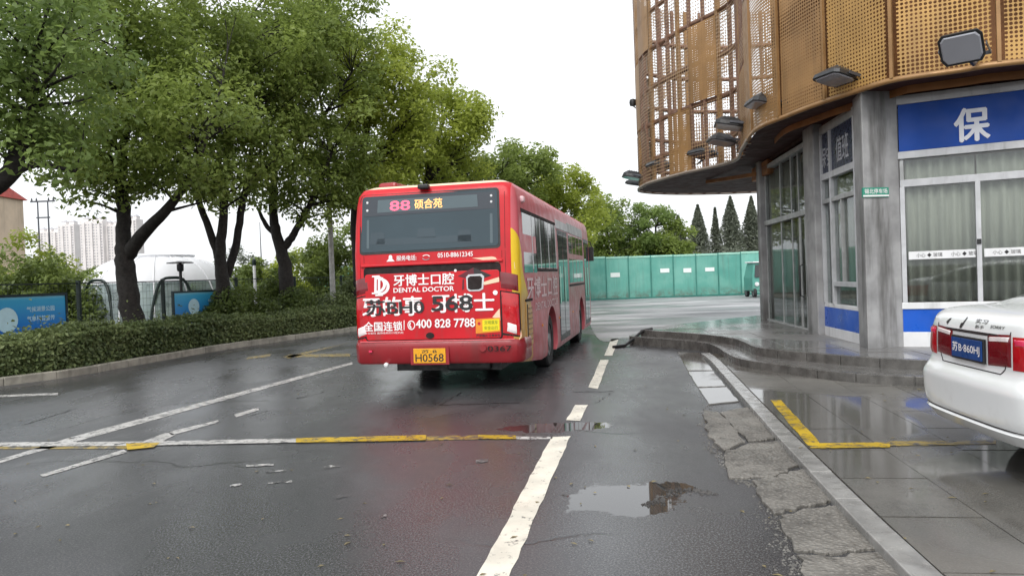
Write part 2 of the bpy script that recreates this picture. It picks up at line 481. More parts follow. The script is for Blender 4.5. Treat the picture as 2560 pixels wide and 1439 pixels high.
# ---------------------------------------------------------------- mesh helpers
class MB:
    def __init__(s): s.v, s.f = [], []
    def add(s, vs, fs):
        b = len(s.v)
        s.v += [tuple(v) for v in vs]; s.f += [tuple(b + i for i in f) for f in fs]
        return s
    def box(s, c, d, rz=0.0, M3=None):
        hx, hy, hz = d[0] / 2, d[1] / 2, d[2] / 2
        vs = [Vector((x, y, z)) for z in (-hz, hz) for x, y in ((-hx, -hy), (hx, -hy), (hx, hy), (-hx, hy))]
        if M3 is None and rz: M3 = Matrix.Rotation(rz, 3, 'Z')
        c = Vector(c)
        vs = [(M3 @ v if M3 is not None else v) + c for v in vs]
        return s.add(vs, [(0, 3, 2, 1), (4, 5, 6, 7), (0, 1, 5, 4), (1, 2, 6, 5), (2, 3, 7, 6), (3, 0, 4, 7)])
    def prism(s, poly, z0, z1):
        n = len(poly)
        a = sum(poly[i][0] * poly[(i + 1) % n][1] - poly[(i + 1) % n][0] * poly[i][1] for i in range(n))
        if a < 0: poly = poly[::-1]
        vs = [(p[0], p[1], z0) for p in poly] + [(p[0], p[1], z1) for p in poly]
        fs = [tuple(range(n))[::-1], tuple(range(n, 2 * n))] + [(i, (i + 1) % n, n + (i + 1) % n, n + i) for i in range(n)]
        return s.add(vs, fs)
    def tube(s, pts, rad, seg=8, cap=True):
        pts = [Vector(p) for p in pts]
        if not isinstance(rad, (list, tuple)): rad = [rad] * len(pts)
        vs, fs = [], []
        up = None
        for i, p in enumerate(pts):
            t = (pts[min(i + 1, len(pts) - 1)] - pts[max(i - 1, 0)]).normalized()
            if up is None:
                up = Vector((1, 0, 0)) if abs(t.x) < .8 else Vector((0, 1, 0))
            a = t.cross(up).normalized(); b = t.cross(a).normalized(); up = -b if False else a.cross(t)
            for k in range(seg):
                th = 2 * PI * k / seg
                vs.append(p + (a * math.cos(th) + b * math.sin(th)) * rad[i])
        for i in range(len(pts) - 1):
            for k in range(seg):
                k2 = (k + 1) % seg
                fs.append((i * seg + k, i * seg + k2, (i + 1) * seg + k2, (i + 1) * seg + k))
        if cap:
            fs.append(tuple(range(seg))[::-1]); fs.append(tuple((len(pts) - 1) * seg + k for k in range(seg)))
        return s.add(vs, fs)
    def bar(s, a, b, w, h, up=(0, 0, 1)):
        """rectangular bar from a to b, w across, h along up"""
        a, b = Vector(a), Vector(b)
        t = (b - a).normalized(); up = Vector(up)
        x = t.cross(up).normalized(); u = x.cross(t).normalized()
        vs = [p + x * sx * w / 2 + u * su * h / 2 for p in (a, b) for sx, su in ((-1, -1), (1, -1), (1, 1), (-1, 1))]
        return s.add(vs, [(0, 1, 2, 3), (7, 6, 5, 4), (0, 4, 5, 1), (1, 5, 6, 2), (2, 6, 7, 3), (3, 7, 4, 0)])
    def lathe(s, prof, seg=24, axis='Z', c=(0, 0, 0), closed=False):
        vs, fs = [], []
        for r, h in prof:
            for k in range(seg):
                th = 2 * PI * k / seg
                p = {'Z': (r * math.cos(th), r * math.sin(th), h), 'X': (h, r * math.cos(th), r * math.sin(th)),
                     'Y': (r * math.sin(th), h, r * math.cos(th))}[axis]
                vs.append((p[0] + c[0], p[1] + c[1], p[2] + c[2]))
        n = len(prof)
        for i in range(n if closed else n - 1):
            j = (i + 1) % n
            for k in range(seg):
                k2 = (k + 1) % seg
                fs.append((i * seg + k, i * seg + k2, j * seg + k2, j * seg + k))
        if not closed:
            fs.append(tuple(range(seg))[::-1]); fs.append(tuple((n - 1) * seg + k for k in range(seg)))
        return s.add(vs, fs)
    def mesh(s, name):
        me = bpy.data.meshes.new(name)
        me.from_pydata(s.v, [], s.f)
        bm = bmesh.new(); bm.from_mesh(me)
        bmesh.ops.recalc_face_normals(bm, faces=bm.faces)
        bm.to_mesh(me); bm.free()
        return me

def tag(o, label=None, cat=None, group=None, kind=None):
    for k, v in (('label', label), ('category', cat), ('group', group), ('kind', kind)):
        if v: o[k] = v
    return o
def link(name, me, mat=None, parent=None, smooth=False, bevel=0.0, seg=2):
    o = bpy.data.objects.new(name, me)
    COL.objects.link(o)
    if mat is not None and not me.materials: me.materials.append(mat)
    if smooth:
        me.polygons.foreach_set('use_smooth', [True] * len(me.polygons))
        try: me.set_sharp_from_angle(angle=RAD(38))
        except Exception: pass
    if bevel:
        b = o.modifiers.new('bevel', 'BEVEL'); b.width = bevel; b.segments = seg; b.limit_method = 'ANGLE'; b.angle_limit = RAD(40)
    if parent is not None:
        o.parent = parent
        if parent.type == 'EMPTY' and parent.get('_w'):
            o.matrix_parent_inverse = Matrix.Translation(-parent.location)
    return o
def part(name, mb, mat, parent=None, smooth=False, bevel=0.0):
    return link(name, mb.mesh(name), M[mat] if isinstance(mat, str) else mat, parent, smooth, bevel)
def thing(name, label, cat, loc=(0, 0, 0), rz=0.0, group=None, world=False):
    """an Empty at the thing's base; with world=True its parts are given in world coordinates"""
    o = bpy.data.objects.new(name, None)
    COL.objects.link(o)
    o.location = loc; o.rotation_euler = (0, 0, rz); o.empty_display_size = .2
    if world: o['_w'] = 1
    return tag(o, label, cat, group)
def struct(name, mb, mat, smooth=False, bevel=0.0):
    return tag(part(name, mb, mat, None, smooth, bevel), kind='structure')
def copy_tree(o, parent=None, label=None):
    c = o.copy(); COL.objects.link(c)
    if parent is not None: c.parent = parent
    for ch in list(o.children): copy_tree(ch, c)
    if label: c['label'] = label
    return c

def catmull(pts, n=8, closed=False):
    P = [Vector(p) for p in pts]
    out = []
    m = len(P)
    for i in range(m if closed else m - 1):
        p0, p1 = (P[i - 1] if (i > 0 or closed) else P[0] * 2 - P[1]), P[i]
        p2 = P[(i + 1) % m]
        p3 = P[(i + 2) % m] if (closed or i + 2 < m) else P[-1] * 2 - P[-2]
        for k in range(n):
            t = k / n
            out.append(.5 * ((2 * p1) + (p2 - p0) * t + (2 * p0 - 5 * p1 + 4 * p2 - p3) * t * t + (3 * p1 - p0 - 3 * p2 + p3) * t ** 3))
    if not closed: out.append(P[-1])
    return out
def resample(pts, step):
    L = [0.0]
    for a, b in zip(pts, pts[1:]): L.append(L[-1] + (b - a).length)
    n = max(1, round(L[-1] / step))
    out, j = [], 0
    for i in range(n + 1):
        d = L[-1] * i / n
        while j < len(pts) - 2 and L[j + 1] < d: j += 1
        t = (d - L[j]) / max(1e-9, L[j + 1] - L[j])
        out.append(pts[j].lerp(pts[j + 1], min(1, max(0, t))))
    return out

_dg = None
def text_mesh(s, bold=0.0, res=3, depth=0.0, fat=0.0):
    cu = bpy.data.curves.new('lettering', 'FONT')
    cu.body = s; cu.size = 1.0; cu.resolution_u = res; cu.offset = bold; cu.extrude = depth
    cu.fill_mode = 'FRONT' if not depth else 'BOTH'
    o = bpy.data.objects.new('lettering', cu); COL.objects.link(o)
    bpy.context.view_layer.update()
    me = bpy.data.meshes.new_from_object(o.evaluated_get(bpy.context.evaluated_depsgraph_get()))
    bpy.data.objects.remove(o); bpy.data.curves.remove(cu)
    co = np.empty(len(me.vertices) * 3); me.vertices.foreach_get('co', co); co = co.reshape(-1, 3)
    if fat and len(co):          # heavier strokes: shifted copies a hair apart
        b0 = bmesh.new(); b0.from_mesh(me)
        for k, (dx, dy) in enumerate(((fat, 0), (-fat, 0), (0, fat * .8), (0, -fat * .8))):
            m2 = me.copy(); m2.transform(Matrix.Translation((dx, dy, (k + 1) * 4e-4))); b0.from_mesh(m2); bpy.data.meshes.remove(m2)
        b0.to_mesh(me); b0.free()
        co = np.empty(len(me.vertices) * 3); me.vertices.foreach_get('co', co); co = co.reshape(-1, 3)
    if len(co):
        mn, mx = co.min(0), co.max(0)
        co[:, 0] = (co[:, 0] - mn[0]) / max(1e-6, mx[0] - mn[0]); co[:, 1] = (co[:, 1] - mn[1]) / max(1e-6, mx[1] - mn[1])
        me.vertices.foreach_set('co', co.ravel())
    return me
def lettering(s, fn, mat, parent, bold=0.0, name='lettering', depth=0.0, fat=0.0):
    """text laid out in a unit box and mapped into place by fn(u, v, w)"""
    me = text_mesh(s, bold, depth=depth, fat=fat)
    for v in me.vertices: v.co = fn(v.co.x, v.co.y, v.co.z)
    me.materials.clear()
    me.update()
    return link(name, me, M[mat], parent)

# ---------------------------------------------------------------- foliage
def leaf_mesh(name, C, Nrm, L, mat, rng, width=.45, tint=None):
    """C (n,3) leaf centres, Nrm (n,3) facing; each leaf is one folded rhombus of two triangles"""
    n = len(C)
    Nrm = Nrm / (np.linalg.norm(Nrm, axis=1, keepdims=True) + 1e-9)
    r = rng.normal(size=(n, 3))
    T = np.cross(Nrm, r); T /= (np.linalg.norm(T, axis=1, keepdims=True) + 1e-9)
    B = np.cross(Nrm, T)
    ln = (L * rng.uniform(.5, 1.6, n))[:, None]
    V = np.empty((n, 4, 3), np.float32)
    V[:, 0] = C - T * ln * .5
    V[:, 1] = C + B * ln * width * .5 + Nrm * ln * .08
    V[:, 2] = C + T * ln * .5 - Nrm * ln * .10
    V[:, 3] = C - B * ln * width * .5 + Nrm * ln * .08
    me = bpy.data.meshes.new(name)
    me.vertices.add(4 * n); me.vertices.foreach_set('co', V.ravel())
    me.loops.add(4 * n); me.loops.foreach_set('vertex_index', np.arange(4 * n, dtype=np.int32))
    me.polygons.add(n)
    me.polygons.foreach_set('loop_start', np.arange(0, 4 * n, 4, dtype=np.int32))
    try: me.polygons.foreach_set('loop_total', np.full(n, 4, np.int32))
    except Exception: pass
    me.update(calc_edges=True)
    a = me.color_attributes.new('tint', 'FLOAT_COLOR', 'POINT')
    if tint is None: tint = rng.uniform(0, 1, n)
    c = np.ones((n, 4, 4), np.float32); c[:, :, :3] = np.clip(tint, 0, 1)[:, None, None]
    a.data.foreach_set('color', c.ravel())
    me.materials.append(mat)
    return me
def ball(n, rng, p=.5):
    d = rng.normal(size=(n, 3)); d /= np.linalg.norm(d, axis=1, keepdims=True)
    return d, d * (rng.uniform(0, 1, n) ** p)[:, None]
def clumps(centers, radii, per, rng, flat=.75):
    P, N, T = [], [], []
    for c, r in zip(centers, radii):
        k = int(per * (r ** 2) * rng.uniform(.7, 1.3))
        d, b = ball(k, rng, .42)
        b[:, 2] *= flat
        P.append(c + b * r)
        N.append(d * .55 + np.array([0, 0, .55]) + rng.normal(size=(k, 3)) * .5)
        T.append(np.full(k, rng.uniform(0, .6)) + rng.uniform(0, .4, k))
    return np.concatenate(P), np.concatenate(N), np.concatenate(T)

# ================================================================ ground, road, kerbs
Z_PAVE, Z_STEP, Z_TER = .065, .185, .32
struct('ground', MB().add([(-3000, -300, -.03), (3000, -300, -.03), (3000, 4000, -.03), (-3000, 4000, -.03)], [(0, 1, 2, 3)]), 'soil')
road = struct('road', MB().add([(-40, -25, 0), (45, -25, 0), (45, 46.6, 0), (-40, 46.6, 0)], [(0, 1, 2, 3)]), 'road')
pz = [G(1470, 800), G(1500, 850), G(1560, 846), Vector((3.2, 18.2, 0)), Vector((8, 17.5, 0)), Vector((40, 20, 0)), Vector((40, 46.5, 0)), Vector((4, 46.5, 0))]
pzs = catmull([(p.x, p.y, .004) for p in pz[:4]], 6)
struct('plaza', MB().add([tuple(p) for p in pzs] + [(p.x, p.y, .004) for p in pz[4:]], [tuple(range(len(pzs) + 4))]), 'plaza')

# painted markings: flat sheets on the road, each with slightly uneven edges
def mark(quad, mat, z=.004, parent=road, n=8, jit=.008, name='road_marking'):
    a, b, c, d = [Vector(q) for q in quad]      # a-b one long side, d-c the other
    vs, fs = [], []
    for i in range(n + 1):
        t = i / n
        j1, j2 = random.uniform(-jit, jit), random.uniform(-jit, jit)
        p, q = a.lerp(b, t), d.lerp(c, t)
        w = (q - p).normalized()
        vs += [p + w * j1, q + w * j2]
    for i in range(n): fs.append((2 * i, 2 * i + 1, 2 * i + 3, 2 * i + 2))
    return part(name, MB().add([(v.x, v.y, z) for v in vs], fs), mat, parent)
def mark_px(pts, mat, z=.004, parent=road, zg=0.0, **k):
    return mark([G(p[0], p[1], zg) for p in pts], mat, z, parent, **k)
mark_px([(1110, 1600), (1378, 1092), (1426, 1090), (1205, 1600)], 'line_white', n=26)
mark_px([(1416, 1050), (1437, 1012), (1469, 1012), (1450, 1052)], 'line_white', n=6)
mark_px([(1471, 968), (1502, 899), (1522, 899), (1494, 972)], 'line_white', n=8)
mark_px([(1511, 889), (1528, 847), (1547, 846), (1530, 889)], 'line_white', n=6)
mark_px([(-300, 1235), (60, 1130), (50, 1142), (-300, 1250)], 'line_old', n=10)
mark_px([(60, 1130), (180, 1092), (190, 1104), (50, 1142)], 'line_old', n=6)
mark_px([(180, 1092), (880, 905), (882, 910), (190, 1104)], 'line_old', n=20)
# double cross line: white over older yellow
mark_px([(-260, 1108), (370, 1104), (370, 1115), (-260, 1118)], 'line_old', z=.008, n=20)
mark_px([(-260, 1116), (330, 1113), (330, 1121), (-260, 1124)], 'line_yellow2', n=16)
mark_px([(315, 1110), (400, 1108), (385, 1119), (318, 1126)], 'line_yellow', z=.012, n=4)
mark_px([(370, 1104), (760, 1096), (760, 1106), (380, 1114)], 'line_old', z=.008, n=12)
mark_px([(740, 1097), (1066, 1089), (1064, 1102), (740, 1108)], 'line_yellow', z=.012, n=12)
mark_px([(1066, 1090), (1195, 1088), (1195, 1098), (1066, 1101)], 'line_yellow2', n=6)
mark_px([(1195, 1088), (1290, 1089), (1290, 1098), (1195, 1098)], 'line_yellow', z=.008, n=6)
mark_px([(1290, 1091), (1382, 1092), (1380, 1097), (1290, 1098)], 'line_old', n=6)
# old diagonal line, mostly worn away
mark_px([(352, 1105), (420, 1080), (440, 1086), (390, 1112)], 'line_old', n=6)
mark_px([(420, 1080), (545, 1050), (548, 1055), (430, 1088)], 'line_old', n=8)
mark_px([(585, 1036), (645, 1018), (648, 1025), (590, 1043)], 'line_old', n=4)
mark_px([(100, 1187), (310, 1123), (318, 1130), (108, 1192)], 'line_old', n=10)
# bay lines by the far kerb
mark_px([(-20, 988), (145, 982), (145, 987), (-20, 993)], 'line_old', n=6)
mark_px([(705, 892), (840, 864), (880, 855), (720, 896)], 'line_yellow2', n=8)
mark_px([(720, 886), (875, 884), (875, 891), (718, 893)], 'line_yellow2', n=8)
mark_px([(620, 892), (680, 884), (675, 890), (615, 898)], 'line_yellow2', n=5)
# flaked patches of old paint on the near asphalt
for px, py, w, h in ((650, 1162, 70, 5), (690, 1178, 50, 4), (700, 1205, 60, 4), (590, 1212, 30, 4), (830, 1165, 40, 6), (855, 1240, 30, 6),
                     (960, 1290, 14, 5), (1205, 1150, 30, 7)):
    mark_px([(px - w / 2, py), (px + w / 2, py - 4), (px + w / 2, py + h - 4), (px - w / 2, py + h)], 'line_faint', n=5, jit=.02, name='paint_flake')
# patch of newer asphalt edge lines under the bus
for a, b in (((1100, 1012), (1155, 980)), ((1100, 1012), (1300, 1006)), ((1490, 1006), (1534, 978)), ((1534, 978), (1430, 980)), ((60, 1062), (190, 1020)), ((10, 1050), (180, 1022)), ((620, 1040), (690, 1022)), ((740, 996), (815, 978))):
    p, q = G(*a), G(*b)
    mb = MB(); pts = [p.lerp(q, i / 10) + Vector((random.uniform(-.02, .02), random.uniform(-.03, .03), .003)) for i in range(11)]
    vs = []
    for t in pts: vs += [(t.x - .012, t.y - .02, .003), (t.x + .012, t.y + .02, .003)]
    mb.add(vs, [(2 * i, 2 * i + 1, 2 * i + 3, 2 * i + 2) for i in range(10)])
    part('tar_seam', mb, 'black', road)

# ---- left kerb and planting bed
kl = [Vector((-15.5, 2.0, 0)), Vector((-12.6, 7.8, 0)), Vector((-10.9, 11.4, 0))] + [G(*p) for p in ((0, 965), (200, 938), (400, 902), (600, 868), (870, 830))] + [Vector((-4.4, 28.4, 0)), Vector((-2.3, 33.5, 0)), Vector((.6, 39, 0)), Vector((4.5, 44.5, 0))]
KL = resample(catmull(kl, 10), .95)
def normal_at(P, i):
    t = (P[min(i + 1, len(P) - 1)] - P[max(i - 1, 0)]).normalized()
    return Vector((-t.y, t.x, 0))
bed_in = [KL[i] + normal_at(KL, i) * .15 for i in range(len(KL))]
bed_poly = [(p.x, p.y, .13) for p in bed_in] + [(4.0, 46.4, .13), (-40, 46.4, .13), (-40, 0, .13)]
bed = struct('planting_bed', MB().add(bed_poly, [tuple(range(len(bed_poly)))]), 'soil')
for i in range(len(KL) - 1):
    a, b = KL[i], KL[i + 1]
    na, nb = normal_at(KL, i), normal_at(KL, i + 1)
    t = (b - a).normalized() * .004
    h = .15 + random.uniform(-.006, .006)
    vs = [a + t, b - t, b - t + nb * .17, a + t + na * .17]
    mb = MB().prism([(v.x, v.y) for v in vs], -.02, h)
    part('kerb_stone', mb, 'kerb_left', bed, bevel=.015)

# ---- right kerb
kr = [Vector((1.45, -6, 0)), Vector((1.62, -1, 0)), Vector((1.8, 2.2, 0))] + [G(*p, Z_PAVE) for p in ((2275, 1439), (2096, 1255), (1925, 1070), (1850, 985), (1775, 900), (1752, 882))]
for p in kr: p.z = 0
KR = resample(catmull(kr, 10), .02)
KRL = len(KR) * .02
def kr_at(s, o):
    i = min(len(KR) - 2, max(0, int(s / .02)))
    t = (KR[min(i + 15, len(KR) - 1)] - KR[max(i - 15, 0)]).normalized()
    return KR[i] + Vector((t.y, -t.x, 0)) * o
pave = struct('pavement', MB().add([(p.x, p.y, Z_PAVE - .012) for p in [kr_at(s * .4, .1) for s in range(int(KRL / .4) + 1)]] + [(5.0, 15, Z_PAVE - .012), (22, 12, Z_PAVE - .012), (22, -6, Z_PAVE - .012)],
               [tuple(range(int(KRL / .4) + 4))]), 'soil')
s = 0.0
while s < KRL - .3:
    l = random.choice((.62, .66, .7))
    e = min(s + l - .01, KRL - .01)
    mid = (s + e) / 2
    poly = [kr_at(s, 0), kr_at(mid, 0), kr_at(e, 0), kr_at(e, .165), kr_at(mid, .165), kr_at(s, .165)]
    part('kerb_stone', MB().prism([(p.x, p.y) for p in poly], -.03, Z_PAVE + .006 + random.uniform(-.003, .003)), 'kerb', pave, bevel=.008)
    s += l

# ---- terrace with two steps
low_px = [(2317, 964), (2232, 961), (2125, 954), (2023, 942), (1950, 930), (1891, 922), (1843, 911), (1814, 895), (1794, 881), (1760, 868), (1697, 861), (1640, 858), (1596, 853)]
up_px = [(2324, 900), (2183, 894), (2037, 883), (1940, 874), (1892, 867), (1862, 854), (1833, 845), (1765, 836), (1690, 830), (1640, 827), (1617, 825)]
low = [Vector((16, 5.0, 0)), Vector((11, 7.2, 0)), Vector((7.6, 8.75, 0))] + [G(*p, Z_PAVE) for p in low_px if p[0] > 1780] + [G(*p, Z_TER) + Vector(o) for p, o in (((1765, 836), (-.12, -.30, 0)), ((1690, 830), (-.12, -.30, 0)), ((1640, 827), (-.15, -.28, 0)), ((1617, 825), (-.25, -.18, 0)))]
up = [Vector((16.4, 5.4, 0)), Vector((11.2, 7.75, 0)), Vector((7.8, 9.3, 0))] + [G(*p, Z_TER) for p in up_px]
for p in low + up: p.z = 0
tipL, tipU = low[-1], up[-1]
LOW = resample(catmull(low + [tipL + Vector((-.12, .35, 0)), tipL + Vector((.1, .8, 0))], 8), .12)
UP = resample(catmull(up + [tipU + Vector((-.1, .22, 0)), tipU + Vector((.15, .55, 0))], 8), .12)
backL = [Vector((3.6, 18.9, 0)), Vector((5.2, 20.3, 0)), Vector((7.5, 22.2, 0)), Vector((20, 24, 0)), Vector((20, 6, 0))]
backU = [Vector((3.9, 18.6, 0)), Vector((5.4, 19.9, 0)), Vector((7.7, 21.8, 0)), Vector((19.8, 23.6, 0)), Vector((19.8, 6.4, 0))]
def deck(name, edge, back, z0, z1, mat):
    pts = [(p.x, p.y) for p in edge + back]
    return struct(name, MB().prism(pts, z0, z1), mat)
step_low = deck('terrace_step', LOW, backL, -.02, Z_STEP, 'step_top')
terr = deck('terrace', UP, backU, Z_STEP - .05, Z_TER, 'terrace')
def risers(edge, parent, z0, z1, lens):
    """facing stones along a curved step, each stone its own piece"""
    acc, i, k = 0.0, 0, 0
    while i < len(edge) - 2:
        n = max(2, int(random.choice(lens) / .12))
        j = min(len(edge) - 1, i + n)
        seg = edge[i:j + 1]
        out = []
        for q in range(i, j + 1):
            nn = normal_at(edge, q)
            out.append(edge[q] - nn * 0.0)
        # outer side is the side away from the deck
        sg = OUTSIGN
        ins = [edge[q] + normal_at(edge, q) * (-.10 * sg) for q in range(i, j + 1)]
        o2 = [edge[q] + normal_at(edge, q) * (.022 * sg) for q in range(i, j + 1)]
        t = (o2[-1] - o2[0]).normalized() * .008
        o2[0] = o2[0] + t; ins[0] = ins[0] + t; o2[-1] = o2[-1] - t; ins[-1] = ins[-1] - t
        m = len(o2)
        mb = MB()
        vs = [(p.x, p.y, z0) for p in o2] + [(p.x, p.y, z0) for p in ins] + [(p.x, p.y, z1) for p in o2] + [(p.x, p.y, z1) for p in ins]
        fs = []
        for q in range(m - 1):
            fs += [(q, q + 1, 2 * m + q + 1, 2 * m + q), (2 * m + q, 2 * m + q + 1, 3 * m + q + 1, 3 * m + q), (m + q + 1, m + q, 3 * m + q, 3 * m + q + 1)]
        fs += [(0, 2 * m, 3 * m, m), (m - 1, 2 * m - 1, 4 * m - 1, 3 * m - 1)]
        mb.add(vs, fs)
        part('riser_stone', mb, 'stone', parent, bevel=.006)
        i = j; k += 1
OUTSIGN = -1.0
if True:
    # find on which side of the edge the deck lies
    q = len(UP) // 3
    c = UP[q] + normal_at(UP, q) * .2
    OUTSIGN = -1.0 if (c - Vector((9, 14, 0))).length < (UP[q] - Vector((9, 14, 0))).length else 1.0
risers(LOW, step_low, -.02, Z_STEP + .004, (.6, .6, .72))
risers(UP, terr, Z_STEP - .04, Z_TER + .005, (.6, .72, .6))
# bull-nosed top slabs along the upper edge (seen as paving joints)
def inside(poly, x, y):
    c = False
    n = len(poly)
    for i in range(n):
        a, b = poly[i], poly[i - 1]
        if (a[1] > y) != (b[1] > y) and x < (b[0] - a[0]) * (y - a[1]) / (b[1] - a[1]) + a[0]: c = not c
    return c
UPP = [(p.x, p.y) for p in UP + backU]
LOWP = [(p.x, p.y) for p in LOW + backL]
# terrace tiles
tdir = Vector((.11, .994, 0)).normalized(); tn = Vector((tdir.y, -tdir.x, 0))
for i in range(-6, 22):
    for j in range(-8, 16):
        o = Vector((5.5, 13, 0)) + tdir * (i * .8) + tn * (j * .8)
        q = [o + tdir * .004 + tn * .004, o + tdir * .796 + tn * .004, o + tdir * .796 + tn * .796, o + tdir * .004 + tn * .796]
        if all(inside(UPP, p.x, p.y) for p in q) and (o - Vector((5.0, 12, 0))).length < 9 and o.x < 8:
            part('floor_tile', MB().prism([(p.x, p.y) for p in q], Z_TER - .01, Z_TER + .006 + random.uniform(-.001, .001)), 'terrace', terr)

# pavement slabs in courses that follow the kerb
cnt = 0
for r in range(15):
    o0, o1 = .18 + r * .62, .18 + (r + 1) * .62 - .006
    s = 3.6 - (r % 2) * .45
    while s < KRL + 2:
        e = s + .9 - .006
        sm = min(e, KRL + 2)
        q = [kr_at(s, o0), kr_at((s + e) / 2, o0), kr_at(e, o0), kr_at(e, o1), kr_at((s + e) / 2, o1), kr_at(s, o1)]
        s += .9
        if e > KRL - .05: continue
        if all(inside(LOWP, p.x, p.y) for p in q): continue
        if q[0].y < -.5 and q[3].y < -.5: continue
        part('paving_slab', MB().prism([(p.x, p.y) for p in q], Z_PAVE - .03, Z_PAVE + random.uniform(-.0015, .0015)), 'slab', pave)
        cnt += 1
# yellow bay corner painted on the pavement
mark_px([(1925, 1000), (2025, 1120), (2062, 1120), (1952, 1000)], 'line_yellow', z=Z_PAVE + .004, parent=pave, zg=Z_PAVE, n=12)
mark_px([(2050, 1108), (2225, 1106), (2225, 1119), (2050, 1121)], 'line_yellow', z=Z_PAVE + .0065, parent=pave, zg=Z_PAVE, n=10)
mark_px([(2225, 1103), (2490, 1100), (2490, 1110), (2225, 1115)], 'line_yellow2', z=Z_PAVE + .004, parent=pave, zg=Z_PAVE, n=10)

# ---- broken concrete gutter between asphalt and kerb
def jag(a, b, n=7, amp=.035):
    return [a.lerp(b, i / n) + Vector((random.uniform(-amp, amp), random.uniform(-amp, amp), 0)) * (1 if 0 < i < n else 0) for i in range(n)]
def gutter_piece(px, z, mat='rubble', amp=.03, n=6):
    P = [G(*p) for p in px]
    pts = []
    for i in range(len(P)): pts += jag(P[i], P[(i + 1) % len(P)], n, amp)
    top = []
    return part('gutter_slab', MB().prism([(p.x, p.y) for p in pts], -.03, z), mat, road, bevel=.008)
gutter_piece([(1693, 880), (1748, 882), (1783, 926), (1718, 926)], .010, 'slab', .01)
gutter_piece([(1720, 930), (1785, 929), (1815, 966), (1744, 968)], .012, 'slab', .01)
gutter_piece([(1746, 972), (1818, 969), (1848, 1004), (1772, 1012)], .014, 'slab', .01)
gutter_piece([(1800, 1034), (1868, 1020), (1955, 1098), (1870, 1106)], .022, 'rubble', .02)
gutter_piece([(1760, 1030), (1796, 1034), (1864, 1108), (1810, 1130), (1770, 1095)], .026)
gutter_piece([(1812, 1134), (1870, 1112), (1960, 1104), (2008, 1165), (1920, 1196), (1822, 1198)], .020)
gutter_piece([(1880, 1205), (1960, 1190), (2020, 1176), (2092, 1256), (1995, 1272), (1935, 1290)], .024, 'rubble', .03)
gutter_piece([(1948, 1302), (2000, 1280), (2100, 1264), (2205, 1372), (2075, 1390), (1985, 1380)], .020, 'rubble', .03)
gutter_piece([(1992, 1392), (2080, 1398), (2212, 1380), (2330, 1500), (2050, 1510)], .016, 'rubble', .03)
# loose chippings along the broken edge
def scatter_stones(name, path, n, spread, size, mat):
    mb = MB()
    rnd = random.Random(3)
    for _ in range(n):
        t = rnd.random() * (len(path) - 1); i = int(t)
        p = path[i].lerp(path[i + 1], t - i)
        p = p + Vector((rnd.gauss(0, spread), rnd.gauss(0, spread), 0))
        r = size * rnd.uniform(.4, 1.4)
        vs = [(p.x + r * math.cos(k * 2.1 + t) * rnd.uniform(.6, 1.2), p.y + r * math.sin(k * 2.1 + t) * rnd.uniform(.6, 1.2), .001) for k in range(3)] + [(p.x, p.y, r * rnd.uniform(.4, .9) + .002)]
        mb.add(vs, [(0, 2, 1), (0, 1, 3), (1, 2, 3), (2, 0, 3)])
    o = part(name, mb, mat, None)
    return o
edge = [G(*p) for p in ((1770, 1010), (1757, 1060), (1775, 1110), (1810, 1150), (1840, 1200), (1900, 1215), (1930, 1290), (1960, 1350), (1985, 1420), (2030, 1520))]
tag(scatter_stones('loose_chippings', edge, 600, .04, .012, M['gravel']), 'loose grey stone chippings along the broken gutter edge', 'gravel', kind='stuff')
pe = [G(*p) for p in ((1612, 1262), (1650, 1252), (1680, 1228), (1730, 1222), (1785, 1240))]
tag(scatter_stones('pothole_crumbs', pe, 170, .035, .015, M['crumb']), 'dark asphalt crumbs around the pothole puddle', 'gravel', kind='stuff')
# fallen leaves and specks on road and pavement
mb = MB(); rnd = random.Random(9)
for _ in range(130):
    px, py = rnd.uniform(-100, 2500), rnd.uniform(880, 1500)
    g = G(px, py)
    z = .006
    if inside([(p[0], p[1]) for p in [(kr_at(s * .5, 0).x, kr_at(s * .5, 0).y) for s in range(int(KRL / .5))] + [(22, 12), (22, -6)]], g.x, g.y):
        g = G(px, py, Z_PAVE); z = Z_PAVE + .008
    if inside(LOWP, g.x, g.y) or g.x < -9: continue
    a = rnd.uniform(0, 6.3); l, w = rnd.uniform(.012, .035), rnd.uniform(.006, .016)
    dx, dy = math.cos(a), math.sin(a)
    mb.add([(g.x - dx * l, g.y - dy * l, z), (g.x + dy * w, g.y - dx * w, z + .006), (g.x + dx * l, g.y + dy * l, z), (g.x - dy * w, g.y + dx * w, z + .004)], [(0, 1, 2, 3)])
tag(part('fallen_leaves', mb, 'litter'), 'small fallen leaves and specks strewn over the wet asphalt', 'leaves', kind='stuff')

# ================================================================ curved building
P0 = Vector((5.67, 11.86, 0))                      # front corner of the big column
bld = thing('curved_building', 'round corner building with gold perforated screen over a glazed ground floor', 'building', (8, 14, 0), world=True)
# the big wedge-shaped column
colp = [G(2149, 862, Z_TER), G(2170, 872, Z_TER), G(2260, 867, Z_TER), Vector((6.55, 12.5, 0)), Vector((6.1, 12.9, 0))]
ZT = 4.50
part('column', MB().prism([(p.x, p.y) for p in colp], Z_TER - .02, ZT), 'concrete', bld, bevel=.02)
